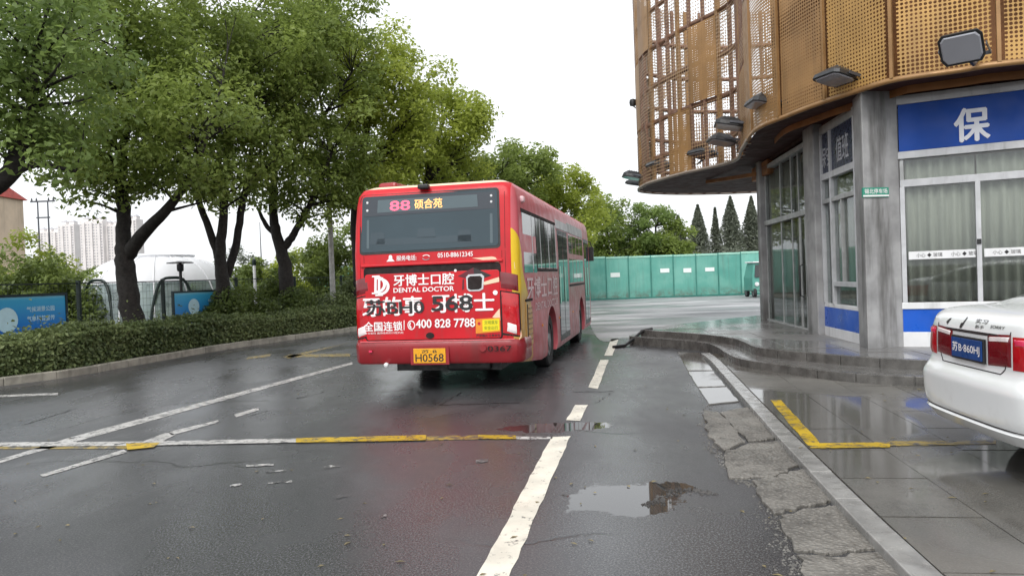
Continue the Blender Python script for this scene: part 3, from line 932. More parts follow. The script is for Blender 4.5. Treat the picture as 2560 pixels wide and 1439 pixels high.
# facade frames: s runs along the wall, o outwards
class Wall:
    def __init__(s, a, b, outside):
        s.a = Vector((a[0], a[1], 0)); s.e = (Vector((b[0], b[1], 0)) - s.a).normalized()
        n = Vector((-s.e.y, s.e.x, 0)); s.n = n if n.dot(Vector((outside[0], outside[1], 0)) - s.a) > 0 else -n
    def p(s, t, z, o=0.0): return s.a + s.e * t + s.n * o + Vector((0, 0, z))
    def at(s, px, py, o=0.0):
        q = PLN(px, py, s.a + s.n * o, s.n) - s.a
        return q.dot(s.e), q.z
    def box(s, mb, t0, t1, z0, z1, o0, o1):
        vs = [s.p(t, z, o) for z in (z0, z1) for t, o in ((t0, o0), (t1, o0), (t1, o1), (t0, o1))]
        return mb.add(vs, [(0, 3, 2, 1), (4, 5, 6, 7), (0, 1, 5, 4), (1, 2, 6, 5), (2, 3, 7, 6), (3, 0, 4, 7)])
def bar(w, name, t0, t1, z0, z1, o0, o1, mat, bevel=.006, parent=bld):
    return part(name, w.box(MB(), t0, t1, z0, z1, o0, o1), mat, parent, bevel=bevel)
def drape(w, t0, t1, z0, z1, o, label, amp=.035, pitch=.16, group=None):
    """pleated curtain hanging behind the glass"""
    n = int((t1 - t0) / .02)
    vs, fs = [], []
    ph = random.uniform(0, 6)
    for i in range(n + 1):
        t = t0 + (t1 - t0) * i / n
        for k in range(2):
            a = amp * (1.0 if k == 0 else .7)
            off = o + a * math.sin(2 * PI * t / pitch + ph + .8 * math.sin(t * 3.1)) + a * .4 * math.sin(2 * PI * t / (pitch * 2.7))
            vs.append(w.p(t, (z0, z1)[k], off))
    for i in range(n): fs.append((2 * i, 2 * i + 2, 2 * i + 3, 2 * i + 1))
    ob = part('curtain', MB().add(vs, fs), 'curtain', smooth=True)
    ob.modifiers.new('cloth', 'SOLIDIFY').thickness = .004
    return tag(ob, label, 'curtain', group)

# --- right front (facing the camera)
WR = Wall((6.33, 11.99), (6.33 + .89 * 6, 11.99 - .455 * 6), (0, 0))
zt = {}
for k, py in (('lint', 240), ('s_top', 262), ('s_bot', 380), ('st_bot', 398), ('rail_t', 450), ('rail_b', 468), ('win_b', 756), ('w1', 772), ('b1', 829)):
    zt[k] = WR.at(2262, py)[1]
LEN = 6.0
bar(WR, 'lintel', -.02, LEN, zt['s_top'], zt['lint'], -.1, .06, 'white_frame')
bar(WR, 'wall', -.02, LEN, zt['lint'], ZT + .1, -.1, .02, 'soffit')
bar(WR, 'sign_rail', -.02, LEN, zt['st_bot'], zt['s_bot'], -.1, .07, 'white_frame')
bar(WR, 'transom', 0, LEN, zt['rail_b'], zt['rail_t'], -.05, .04, 'white_frame')
bar(WR, 'sill', -.02, LEN, zt['w1'], zt['win_b'], -.05, .05, 'white_paint')
bar(WR, 'blue_panel', -.02, LEN, zt['b1'], zt['w1'], -.05, .03, 'blue_band')
bar(WR, 'white_panel', -.02, LEN, Z_TER - .01, zt['b1'], -.05, .034, 'white_paint')
mul = [WR.at(2240, 600)[0], WR.at(2447, 600)[0]]
stepm = mul[1] - mul[0]
mulx = [0.03, mul[1], mul[1] + stepm * .95, mul[1] + stepm * 1.9]
for t in mulx: bar(WR, 'mullion', t - .035, t + .035, zt['win_b'], zt['rail_b'], -.05, .045, 'white_frame')
bar(WR, 'mullion', .0, .06, zt['rail_t'], zt['st_bot'], -.05, .03, 'grey_frame')
for i in range(3):
    t0, t1 = mulx[i] + .037, mulx[i + 1] - .037
    bar(WR, 'window_pane', t0, t1, zt['win_b'] + .002, zt['rail_b'] - .002, -.012, -.006, 'pane', 0)
    bz0, bz1 = WR.at(2300, 648)[1], WR.at(2300, 628)[1]
    hb = bar(WR, 'push_plate', t0 + .03, t1 - .01, bz0, bz1, -.004, .006, 'white_paint', .002)
    for q in range(2):
        u0 = t0 + .14 + q * (t1 - t0) * .5
        lettering('小心 ◆ 玻璃', lambda u, v, w_, u0=u0: WR.p(u0 + u * .36, bz0 + .03 + v * (bz1 - bz0 - .06), .0085), 'letter_black', hb)
bar(WR, 'window_pane', .065, mulx[-1], zt['rail_t'] + .002, zt['st_bot'] - .002, -.012, -.006, 'pane', 0)
# door lock on the first mullion
bar(WR, 'lock', mul[1] - .03, mul[1] + .03, WR.at(2447, 610)[1], WR.at(2447, 597)[1], .047, .06, 'black', .004)
drape(WR, .05, mulx[1] - .02, zt['win_b'] + .01, zt['st_bot'] - .02, -.10, 'pale grey-green curtain behind the glass left of the white mullion under the big blue sign')
drape(WR, mulx[1] + .0, mulx[-1], zt['win_b'] + .01, zt['st_bot'] - .02, -.10, 'pale grey-green curtain behind the glass above the white car')
part('back_wall', WR.box(MB(), 0, LEN, Z_TER, ZT, -1.6, -1.5), 'cream_wall', bld)
# big blue sign
sg = thing('blue_sign', 'large blue sign board with one white Chinese character beside the big column', 'sign', WR.p(2.5, zt['s_bot'], .03), world=True)
board = bar(WR, 'board', .0, LEN, zt['s_bot'] + .004, zt['s_top'] - .004, .0, .055, 'blue_sign', .004, parent=sg)
a0, a1 = WR.at(2384, 310, .06), WR.at(2476, 310, .06)
zc0, zc1 = WR.at(2430, 354, .06)[1], WR.at(2430, 268, .06)[1]
for i, ch in enumerate('保安'):
    u0 = a0[0] + i * 1.5
    lettering(ch, lambda u, v, w_, u0=u0: WR.p(u0 + u * (a1[0] - a0[0]), zc0 + v * (zc1 - zc0), .058 + max(0, w_) * .3), 'letter_white', sg, bold=.0, name='character', depth=.03, fat=.03)

# --- left front (along the road)
WL = Wall((5.93, 12.6), (6.68, 19.63), (0, 15))
def wl(px, py): return WL.at(px, py)
tA = 0.0; tB = WL.at(2060, 600)[0]; tC = WL.at(2034, 600)[0]; tD = WL.at(1916, 650)[0]
zz = {k: wl(2110, py)[1] for k, py in (('s_t', 305), ('s_b', 415), ('s_b2', 432), ('tr', 484), ('tr2', 496), ('sill', 704), ('sill2', 716), ('wb', 762), ('b0', 772), ('b1', 824))}
bar(WL, 'wall', -.3, tD + .3, zz['s_t'] + .16, ZT + .1, -.15, -.02, 'soffit')
bar(WL, 'lintel', 0, tB, zz['s_t'], zz['s_t'] + .16, -.12, .03, 'grey_frame')
tm = WL.at(2084, 600)[0]
for t in (.03, tm, tB - .04): bar(WL, 'mullion', t - .03, t + .03, zz['wb'], zz['s_t'], -.08, .045, 'white_frame')
bar(WL, 'transom', .0, tB, zz['s_b2'], zz['s_b'], -.08, .04, 'white_frame')
bar(WL, 'transom', .0, tB, zz['tr2'], zz['tr'], -.08, .035, 'grey_frame')
bar(WL, 'transom', .0, tm, zz['sill2'], zz['sill'], -.08, .035, 'white_frame')
bar(WL, 'white_panel', .0, tB, zz['b0'], zz['wb'], -.08, .03, 'white_paint')
bar(WL, 'blue_panel', .0, tB, zz['b1'], zz['b0'], -.08, .028, 'blue_band')
bar(WL, 'white_panel', .0, tB, Z_TER - .01, zz['b1'], -.08, .032, 'white_paint')
for t0, t1 in ((.06, tm - .03), (tm + .03, tB - .07)):
    bar(WL, 'window_pane', t0, t1, zz['wb'], zz['tr2'], -.03, -.024, 'pane_dull', 0)
    bar(WL, 'window_pane', t0, t1, zz['tr'], zz['s_b2'], -.03, -.024, 'pane_dull', 0)
    bar(WL, 'print_panel', t0, t1, zz['s_b'], zz['s_t'], -.03, .0, 'blue_sign', 0).data.materials[0] = plain('navy_film_%d' % int(t0 * 10), lin('#28304a'), .3, .1)
dr = [WL.at(2108, 600)[0], WL.at(2130, 600)[0]]
bar(WL, 'sash_frame', dr[0] - .03, dr[0] + .02, zz['sill'], zz['tr2'], -.05, .03, 'grey_frame')
drape(WL, .05, tB - .06, zz['wb'] + .01, zz['s_b2'] - .02, -.10, 'curtain behind the narrow side window between the big column and the thin column', .010)
for s_, x0, x1, cy0, cy1 in (('值班', 2121, 2089.5, 400, 335), ('保安', 2078, 2052, 418, 366)):
    u0, u1 = WL.at(x0, 380, .006)[0], WL.at(x1, 380, .006)[0]
    xm = (x0 + x1) / 2
    z0, z1 = WL.at(xm, cy0, .006)[1], WL.at(xm, cy1, .006)[1]
    lettering(s_, lambda u, v, w_, u0=u0, u1=u1, z0=z0, z1=z1: WL.p(u1 + (u0 - u1) * u, z0 + v * (z1 - z0), .006), 'letter_white', bld, bold=.0, name='character', fat=.015)
# thin column
bar(WL, 'column', tB, tC, Z_TER - .02, ZT, -.3, .16, 'concrete', .02)
# door bay
zd = {k: WL.at(2017, py)[1] for k, py in (('tr', 536), ('tr0', 522), ('hd', 545), ('top', 365))}
bar(WL, 'lintel', tC, tD, zd['top'], zd['top'] + .1, -.15, .05, 'grey_frame')
bar(WL, 'transom', tC, tD, zd['tr'], zd['tr0'], -.12, .03, 'grey_frame')
bar(WL, 'threshold', tC, tD, Z_TER - .01, Z_TER + .03, -.12, .03, 'grey_frame')
tt = [tC] + [WL.at(px, 600)[0] for px in (2013, 1997, 1979, 1952)] + [tD]
for t in tt[:-1] + [tD - .03]:
    bar(WL, 'mullion', t - .02, t + .024, Z_TER, zd['top'], -.09, -.012, 'grey_frame')
for i in range(5):
    t0, t1 = tt[i] + .026, tt[i + 1] - .022
    bar(WL, 'window_pane', t0, t1, zd['tr0'] + .002, zd['top'] - .002, -.03, -.024, 'pane_dull', 0)
    if i in (0, 1):
        d = bar(WL, 'door', t0 + .004, t1 - .004, Z_TER + .04, zd['tr'] - .01, -.036, -.03, 'pane_dull', 0)
        for q in (t0 + .03, t1 - .03): bar(WL, 'stile', q - .035, q + .035, Z_TER + .04, zd['tr'] - .01, -.05, -.018, 'grey_frame', .004, d)
        hz = Z_TER + 1.05
        mbh = MB().tube([WL.p((t0 + t1) / 2, hz - .35, -.01), WL.p((t0 + t1) / 2, hz - .32, .06), WL.p((t0 + t1) / 2, hz + .32, .06), WL.p((t0 + t1) / 2, hz + .35, -.01)], .016, 8)
        part('handle', mbh, 'blackmetal', d, True)
    else:
        bar(WL, 'window_pane', t0, t1, Z_TER + .03, zd['tr'] - .002, -.03, -.024, 'pane_dull', 0)
drape(WL, tC + .05, tD - .05, Z_TER + .03, zd['top'] - .05, -.115, 'long pale curtain behind the glass beside the double doors', .012, .3)
part('back_wall', WL.box(MB(), 0, tD, Z_TER, ZT, -1.5, -1.42), 'cream_wall', bld)
bar(WL, 'column', tD, tD + .35, Z_TER - .02, ZT, -.3, .12, 'concrete', .02)
part('wall', WL.box(MB(), tD + .35, tD + .5, Z_TER - .02, ZT, -6, -.05), 'cream_wall', bld)

# ---- the curving screen above
ZB = 4.42
rim_px = [(2560, 158), (2400, 180), (2240, 203), (2160, 226), (2044, 264), (1971, 292), (1891, 327), (1858, 372), (1832, 405), (1714, 433), (1641, 453), (1612, 464)]
rim = [Vector((13.5, 10.6, 0)), Vector((10.4, 9.9, 0))] + [G(*p, ZB) for p in rim_px]
for p in rim: p.z = 0
rim += [Vector((rim[-1].x + .12, rim[-1].y + 1.6, 0)), Vector((rim[-1].x + 1.2, rim[-1].y + 2.7, 0)), Vector((rim[-1].x + 3.0, rim[-1].y + 3.3, 0)), Vector((rim[-1].x + 5.2, rim[-1].y + 3.2, 0)), Vector((rim[-1].x + 7, rim[-1].y + 2.2, 0))]
RIM = resample(catmull(rim, 12), .08)
iso = min(range(len(RIM)), key=lambda i: (RIM[i] - G(1872, 350, ZB).xy.to_3d()).length)     # where the near drum folds back
def rim_n(i):
    n = normal_at(RIM, i)
    return n
# outward side test (towards the road at the camera side)
OUT = 1.0 if rim_n(len(RIM) // 3).dot(Vector((-1, -.2, 0))) > 0 else -1.0
def rp(i, z, o=0.0):
    i = max(0, min(len(RIM) - 1, i))
    p = RIM[i] + rim_n(i) * (o * OUT)
    return Vector((p.x, p.y, z))
def strip(i0, i1, z0, z1, o, name, mat, st=3, th=0.0, parent=bld):
    idx = list(range(i0, i1, st)) + [i1]
    vs, fs, uv = [], [], []
    for i in idx:
        vs += [rp(i, z0, o), rp(i, z1, o)]; uv += [(i * .08, z0), (i * .08, z1)]
    for k in range(len(idx) - 1): fs.append((2 * k, 2 * k + 2, 2 * k + 3, 2 * k + 1))
    me = bpy.data.meshes.new(name); me.from_pydata([tuple(v) for v in vs], [], fs)
    ul = me.uv_layers.new(name='uv')
    for l in me.loops: ul.data[l.index].uv = uv[l.vertex_index]
    ob = link(name, me, M[mat], parent, True)
    if th:
        sd = ob.modifiers.new('thick', 'SOLIDIFY'); sd.thickness = th; sd.offset = 0
    return ob
ZTOP, ZMID = 10.9, 7.45
PN = 17                       # a panel is 17 steps of 8 cm
i = 2
near_i = min(range(len(RIM)), key=lambda k: (RIM[k] - G(2227, 205, ZB).xy.to_3d()).length) % PN
i = near_i if near_i > 1 else near_i + PN
k = 0
while i + PN < iso:
    for (z0, z1) in ((ZB + .06, ZMID - .02), (ZMID + .02, ZTOP)):
        strip(i + 1, i + PN - 1, z0, z1, 0, 'cladding_panel', 'perf' if i < iso - 2.6 * PN else 'perf_fine')
    part('panel_trim', MB().bar(rp(i, ZB + .05, .015), rp(i, ZTOP, .015), .05, .05, rim_n(i)), 'gold_frame', bld)
    i += PN; k += 1
last = i
strip(last + 1, iso + 6, ZB + .06, ZMID - .02, 0, 'cladding_panel', 'gold_frame')
strip(last + 1, iso + 6, ZMID + .02, ZTOP, 0, 'cladding_panel', 'grey_skin')
part('panel_trim', MB().bar(rp(last, ZB + .05, .015), rp(last, ZTOP, .015), .05, .05, rim_n(last)), 'gold_frame', bld)
strip(2, iso + 4, ZMID - .03, ZMID + .03, .012, 'tier_rail', 'brown_rib')
strip(1, iso + 2, ZB - .1, ZTOP, -.55, 'inner_wall', 'orange_wall')
# open lattice of the far bulge
far0, far1 = iso + 6, len(RIM) - 2
e = far0; k = 0
while e < far1:
    part('screen_rib', MB().bar(rp(e, ZB, -.06), rp(e, ZTOP, -.06), .11 if k % 3 == 0 else .07, .09, rim_n(e)), 'brown_rib' if k % 3 else 'gold_frame', bld)
    e += 7; k += 1
for z in (5.15, 6.25, 7.35, 8.5, 9.65):
    strip(far0, far1, z - .06, z + .06, -.12, 'ring_rail', 'brown_rib', 3, .08)
e = far0; k = 0
lft = min(range(far0, far1), key=lambda q: RIM[q].x / RIM[q].y)
while e + 14 < far1:
    solid = lft - 10 <= e <= lft + 6
    for q, (z0, z1) in enumerate(((ZB + .06, 6.2), (6.3, 8.4), (8.5, ZTOP))):
        m_ = 'grey_skin' if solid else ('perf_open' if (k + q) % 4 else 'perf_fine')
        if e > lft + 20: m_ = 'perf_open'
        strip(e, e + 14, z0, z1, 0, 'screen_panel', m_)
    e += 14; k += 1
strip(1, iso, ZB - .02, ZB + .06, .015, 'fascia', 'gold_frame', 2, .04)
strip(iso, far1, ZB - .03, ZB + .05, .02, 'fascia', 'grey_skin', 2, .05)
sof = [tuple(rp(q, ZB + .02, -.05)) for q in range(2, far1, 4)] + [(9.5, 24, ZB + .02), (9.5, 14, ZB + .02)]
part('soffit', MB().add(sof, [tuple(range(len(sof)))]), 'soffit', bld)
# outrigger beams under the soffit
for q in range(4):
    t = tD * .35 + q * 1.3
    pass
part('brace', MB().bar(WL.p(tD + .3, ZT - .35, .1), WL.p(tD + 3.5, ZT - .12, .9), .07, .1), 'orange_wall', bld)
part('corner_beam', WL.box(MB(), tD - .6, tD + 1.2, ZT - .45, ZT - .09, -.3, .05), 'orange_wall', bld, bevel=.02)

# ---- floodlights on arms along the rim
def floodlight(px, py, depth, label, sc=1.0, tilt=-13):
    c = DP(px, py, depth)
    i = min(range(len(RIM)), key=lambda q: (RIM[q] - Vector((c.x, c.y, 0))).length)
    n = rim_n(i) * OUT
    ang = math.atan2(n.y, n.x)
    t = thing('floodlight', label, 'floodlight', c, ang, 'floodlights on arms along the screen rim')
    w, d, h = .29 * sc, .25 * sc, .10 * sc
    rot = Matrix.Rotation(RAD(tilt), 3, 'Y')
    def X(p): return rot @ Vector(p)
    poly = [(-d, -w * .8), (-d * .6, -w), (d * .7, -w), (d, -w * .8), (d, w * .8), (d * .7, w), (-d * .6, w), (-d, w * .8)]
    mb = MB()
    vs = [X((x, y, -h * .5)) for x, y in poly] + [X((x * .93, y * .93, h * .2)) for x, y in poly] + [X((x * .55, y * .6, h)) for x, y in poly]
    n8 = 8
    fs = [tuple(range(n8))[::-1], tuple(range(16, 24))] + [(q, (q + 1) % 8, 8 + (q + 1) % 8, 8 + q) for q in range(8)] + [(8 + q, 8 + (q + 1) % 8, 16 + (q + 1) % 8, 16 + q) for q in range(8)]
    part('housing', mb.add(vs, fs), 'blackmetal', t, bevel=.008)
    mb = MB(); vs = [X((x * .86, y * .88, -h * .5 - .004)) for x, y in poly] + [X((x * .8, y * .82, -h * .5 - .02)) for x, y in poly]
    fs = [tuple(range(8, 16))[::-1]] + [(q, (q + 1) % 8, 8 + (q + 1) % 8, 8 + q) for q in range(8)]
    part('lens', mb.add(vs, fs), 'lamp_lens', t)
    mb = MB()
    for q in range(5): mb.bar(X((-d * .5 + q * d * .22, -w * .5, h * 1.05)), X((-d * .5 + q * d * .22, w * .5, h * 1.05)), .012, .05)
    part('cooling_fins', mb, 'lamp_grey', t)
    mb = MB()
    for s_ in (-1, 1): mb.bar((0, s_ * (w + .012), 0), (-d - .06, s_ * (w + .012), -.07), .012, .05)
    mb.bar((-d - .06, -w - .02, -.07), (-d - .06, w + .02, -.07), .02, .05)
    part('bracket', mb, 'lamp_grey', t)
    q = rp(i, ZB + .18, -.05) - c
    q = Matrix.Rotation(-ang, 3, 'Z') @ q
    part('arm', MB().tube([(-d - .06, 0, -.07), ((-d - .06 + q.x) / 2, q.y * .5, -.12), tuple(q)], .028, 8), 'lamp_grey', t, True)
    return t
for a in ((2405, 118, 10.0, 'floodlight at far right above the white character sign, its dark glass facing the camera', .92, -52),
          (2088, 192, 12.0, 'large floodlight above the column beside the blue sign'),
          (1908, 258, 14.6, 'floodlight above the glazed double doors, third from the right', 1.2),
          (1822, 311, 17.2, 'upper one of the close pair of floodlights at the fold in the gold screen', 1.3),
          (1803, 351, 18.8, 'lower one of the close pair of floodlights at the fold in the gold screen', 1.3),
          (1757, 383, 20.6, 'floodlight under the lattice screen, next left of the close pair', 1.3),
          (1648, 413, 23.0, 'floodlight low on the left curve of the lattice screen', 1.35),
          (1581, 440, 24.6, 'upper of two floodlights standing out against the sky at the left edge of the screen', 1.35),
          (1594, 458, 26.2, 'lower of two floodlights standing out against the sky at the left edge of the screen', 1.35)):
    floodlight(*a)
# security camera on a bracket against the sky
c = DP(1582, 257, 25.0)
t = thing('security_camera', 'small black security camera on a bracket against the sky beside the screen', 'camera', c)
part('camera_body', MB().lathe([(.02, -.12), (.10, -.10), (.12, 0), (.10, .1), (.03, .13)], 12, 'Z'), 'black', t, True)
part('bracket', MB().tube([(0, 0, -.1), (.12, 0, -.2), (.55, 0, -.2)], .025, 6), 'pole', t)
# street plaque on the big column
pn = Vector((colp[2] - colp[1])).normalized(); pnn = Vector((pn.y, -pn.x, 0))
q0 = PLN(2153, 480, colp[1] + pnn * .02, pnn); q1 = PLN(2222, 480, colp[1] + pnn * .02, pnn)
zp0, zp1 = PLN(2190, 493, colp[1], pnn).z, PLN(2190, 469, colp[1], pnn).z
pt = thing('street_plaque', 'small green street name plaque fixed on the big concrete column', 'plaque', (q0.x, q0.y, zp0), world=True)
mb = MB(); a, b = Vector((q0.x, q0.y, 0)) + pn * .03, Vector((q1.x, q1.y, 0))
mb.add([a + Vector((0, 0, zp0)), b + Vector((0, 0, zp0)), b + Vector((0, 0, zp1)), a + Vector((0, 0, zp1))] + [p - pnn * .03 for p in (a + Vector((0, 0, zp0)), b + Vector((0, 0, zp0)), b + Vector((0, 0, zp1)), a + Vector((0, 0, zp1)))],
       [(0, 1, 2, 3), (7, 6, 5, 4), (0, 4, 5, 1), (1, 5, 6, 2), (2, 6, 7, 3), (3, 7, 4, 0)])
part('plate', mb, 'green_plaque', pt)
mb = MB(); z2 = zp0 + .05
part('white_strip', MB().add([a + pnn * .003 + Vector((0, 0, zp0 + .01)), b + pnn * .003 + Vector((0, 0, zp0 + .01)), b + pnn * .003 + Vector((0, 0, zp0 + .035)), a + pnn * .003 + Vector((0, 0, zp0 + .035))], [(0, 1, 2, 3)]), 'letter_pure', pt)
lettering('锡北停车场', lambda u, v, w_: a.lerp(b, .06 + u * .88) + pnn * .004 + Vector((0, 0, zp0 + .055 + v * (zp1 - zp0 - .075))), 'letter_pure', pt, bold=.006)
# loose black cable at the tip of the terrace
tp = tipU
tag(part('cable', MB().tube([tp + Vector((.15, .1, .34)), tp + Vector((-.1, .05, .30)), tp + Vector((-.35, -.1, .12)), tp + Vector((-.6, -.5, .03)), tp + Vector((-.9, -.75, .03))], .035, 8), 'black', None, True), 'short black cable trailing off the terrace tip onto the road', 'cable')

# ================================================================ city bus
BH = RAD(11.7)
bfw, brt = Vector((math.sin(BH), math.cos(BH), 0)), Vector((math.cos(BH), -math.sin(BH), 0))
brc = G(1303, 905, .44); brc.z = 0
BHW = 1.295
borg = brc - brt * (BHW - .01)
bus = thing('city_bus', 'red city bus seen from behind, covered in a dental advertisement', 'bus', borg, -BH)
BL = 10.5
BZ0, BZ1 = .25, 3.16
def bus_ring(hw, yr, yf, r, z):
    pts = []
    nc, ns = 7, 6
    cs = [(hw - r, yr + r, -PI / 2), (hw - r, yf - r, 0), (-hw + r, yf - r, PI / 2), (-hw + r, yr + r, PI)]
    for ci, (cx, cy, a0) in enumerate(cs):
        for k in range(nc):
            a = a0 + PI / 2 * k / (nc - 1)
            pts.append((cx + r * math.cos(a), cy + r * math.sin(a), z))
        nx = cs[(ci + 1) % 4]
        e = pts[-1]
        s = (nx[0] + r * math.cos(nx[2]), nx[1] + r * math.sin(nx[2]), z)
        for k in range(1, ns): pts.append(tuple(e[q] + (s[q] - e[q]) * k / ns for q in range(3)))
    return pts
levels = [(.25, BHW - .03, .06, .16), (.34, BHW, .02, .16), (.78, BHW, .0, .16), (1.5, BHW, .01, .16), (2.1, BHW, .03, .15), (2.55, BHW - .01, .0825, .15), (2.85, BHW - .03, .1175, .15),
          (3.0, BHW - .06, .135, .15), (3.09, BHW - .12, .18, .15), (3.14, BHW - .24, .28, .14), (3.16, BHW - .5, .55, .12)]
mb = MB()
rings = []
for z, hw, yr, r in levels:
    ring = bus_ring(hw, yr, BL - yr * .7, r, z)
    if z < 1.0:
        ring = [(x, y, z + (1 - (z - .25) / .75) * .19 * max(0, 1 - max(0, y) / 2.0)) for x, y, z in ring]
    rings.append(ring)
n = len(rings[0])
vs = [p for r_ in rings for p in r_]
fs = [(a * n + k, a * n + (k + 1) % n, (a + 1) * n + (k + 1) % n, (a + 1) * n + k) for a in range(len(rings) - 1) for k in range(n)]
fs += [tuple(range(n))[::-1], tuple(range((len(rings) - 1) * n, len(rings) * n))]
shell = mb.add(vs, fs).mesh('body')
WY = (3.08, 8.05)
def carve(me, cutters):
    o = bpy.data.objects.new('tmp', me); COL.objects.link(o)
    cs = []
    for c in cutters:
        co = bpy.data.objects.new('cut', c); COL.objects.link(co); cs.append(co)
        b = o.modifiers.new('cut', 'BOOLEAN'); b.object = co; b.operation = 'DIFFERENCE'; b.solver = 'EXACT'
    bpy.context.view_layer.update()
    r = bpy.data.meshes.new_from_object(o.evaluated_get(bpy.context.evaluated_depsgraph_get()))
    for co in cs: bpy.data.objects.remove(co)
    bpy.data.objects.remove(o)
    return r
def bvh_of(me):
    bm = bmesh.new(); bm.from_mesh(me); t = BVHTree.FromBMesh(bm); bm.free(); return t
BB = bvh_of(shell)
cut = []
for wy in WY:
    for s_ in (-1, 1):
        cut.append(MB().lathe([(.62, s_ * .75), (.62, s_ * 1.6)], 28, 'X', (0, wy, .50)).mesh('cut'))
body_me = carve(shell, cut)
body_me.materials.clear()
body = link('body', body_me, M['bus'], bus, True)
# wheel-arch lips and wheels
def wheel(parent, x, y, r, w, sgn, spokes=10, mats=('rubber', 'steel')):
    t = part('wheel', MB().lathe([(r * .62, -w / 2), (r * .94, -w / 2), (r, -w / 2 + .03), (r, w / 2 - .03), (r * .94, w / 2), (r * .62, w / 2)], 32, 'X', (x, y, r), closed=True), mats[0], parent, True)
    part('rim', MB().lathe([(r * .62, -w / 2 + .03), (r * .60, sgn * (w / 2 - .02)), (r * .5, sgn * (w / 2 - .06)), (r * .28, sgn * (w / 2 - .08)), (r * .25, sgn * (w / 2 - .01)), (.02, sgn * (w / 2))], 28, 'X', (x, y, r)), mats[1], t, True)
    mbn = MB()
    for k in range(spokes):
        a = 2 * PI * k / spokes
        mbn.lathe([(r * .03, sgn * (w / 2 - .08)), (r * .03, sgn * (w / 2 - .04))], 6, 'X', (x, y + math.cos(a) * r * .4, r + math.sin(a) * r * .4))
    part('wheel_nuts', mbn, mats[1], t)
    return t
for wy in WY:
    for s_ in (-1, 1): wheel(bus, s_ * (BHW - .20), wy, .49, .28, s_)
part('underframe', MB().box((0, 4.9, .36), (1.7, 8.6, .2)).box((0, 1.3, .52), (1.5, 1.6, .24)), 'black', bus)
part('axle', MB().tube([(-1.0, WY[0], .49), (1.0, WY[0], .49)], .12, 10), 'black', bus)
part('exhaust_box', MB().box((.35, .75, .40), (.7, .5, .28)), 'black', bus, bevel=.04)

# surface helpers: rear face (u across, z up), door side (y along, z up)
def rear_y(u, z, off=.004):
    h = BB.ray_cast(Vector((u, -2, z)), Vector((0, 1, 0)))
    return (h[0].y if h[0] is not None else 0.0) - off
def side_x(y, z, off=.004):
    h = BB.ray_cast(Vector((3, y, z)), Vector((-1, 0, 0)))
    return (h[0].x if h[0] is not None else BHW) + off
def ruv(px, py):
    q = PLN(px, py, borg + bfw * .02, bfw) - borg
    return q.dot(brt), q.z
def rpoly(pts, name, mat, off=.004, th=0.0, parent=bus, grid=1, bevel=0.0, uvz=None):
    """flat piece laid on the rear face; pts in (u,z); bilinear grid if 4 points"""
    if len(pts) == 4:
        n_ = max(1, grid)
        a, b, c, d = [Vector((p[0], p[1])) for p in pts]
        vs, fs = [], []
        for i in range(n_ + 1):
            for j in range(n_ + 1):
                p = a.lerp(b, i / n_).lerp(d.lerp(c, i / n_), j / n_)
                vs.append((p.x, rear_y(p.x, p.y, off), p.y))
        for i in range(n_):
            for j in range(n_):
                fs.append((i * (n_ + 1) + j, (i + 1) * (n_ + 1) + j, (i + 1) * (n_ + 1) + j + 1, i * (n_ + 1) + j + 1))
    else:
        vs = [(p[0], rear_y(p[0], p[1], off), p[1]) for p in pts]; fs = [tuple(range(len(pts)))]
    o = part(name, MB().add(vs, fs), mat, parent)
    if th:
        m = o.modifiers.new('thick', 'SOLIDIFY'); m.thickness = th; m.offset = -1 if o.data.polygons[0].normal.y < 0 else 1
    return o
def rounded(pts, r, n_=5):
    P = [Vector(p) for p in pts]; out = []
    for i in range(len(P)):
        a, b, c = P[i - 1], P[i], P[(i + 1) % len(P)]
        u, v = (a - b).normalized(), (c - b).normalized()
        for k in range(n_ + 1):
            t = k / n_
            p1, p2 = b + u * r * (1 - t), b + v * r * t
            out.append((b + u * r) * (1 - t) ** 2 + b * 2 * t * (1 - t) + (b + v * r) * t * t)
    return [(p.x, p.y) for p in out]
def rslab(pts, name, mat, y_out, th, parent=bus, bevel=0.0, r=.05):
    """raised plate with rounded corners following the rake of the rear face"""
    pp = rounded(pts, r)
    n_ = len(pp)
    vs = [(u, rear_y(u, z, y_out), z) for u, z in pp] + [(u, rear_y(u, z, y_out) + th, z) for u, z in pp]
    fs = [tuple(range(n_)), tuple(range(n_, 2 * n_))[::-1]] + [(i, n_ + i, n_ + (i + 1) % n_, (i + 1) % n_) for i in range(n_)]
    return part(name, MB().add(vs, fs), mat, parent, bevel=bevel)
def rtext(s_, x0, x1, yt, yb, mat, bold=.0, off=.014, parent=bus, name='lettering', fat=.0):
    xm = (x0 + x1) / 2
    ym = (yt + yb) / 2
    u0, u1 = ruv(x0, ym + (xm - x0) * .06)[0], ruv(x1, ym - (x1 - xm) * .06)[0]
    z0, z1 = ruv(xm, yb)[1], ruv(xm, yt)[1]
    return lettering(s_, lambda u, v, w_: Vector((u0 + u * (u1 - u0), rear_y(u0 + u * (u1 - u0), z0 + v * (z1 - z0), off + w_), z0 + v * (z1 - z0))), mat, parent, bold, name, fat=fat)

# rear window
wz0, wz1 = ruv(892, 636)[1] + .02, 2.985
wu0, wu1 = max(-1.14, ruv(894, 560)[0]), ruv(1244, 560)[0]
win = rslab([(wu0, wz0), (wu1, wz0 + .02), (wu1 - .015, wz1), (wu0 + .015, wz1)], 'rear_window', 'bus_glass', .012, .03, r=.06)
rslab([(wu0 - .03, wz0 - .035), (wu1 + .03, wz0 - .015), (wu1 + .015, wz1 + .03), (wu0 - .015, wz1 + .03)], 'window_seal', 'black', .005, .02, r=.07)
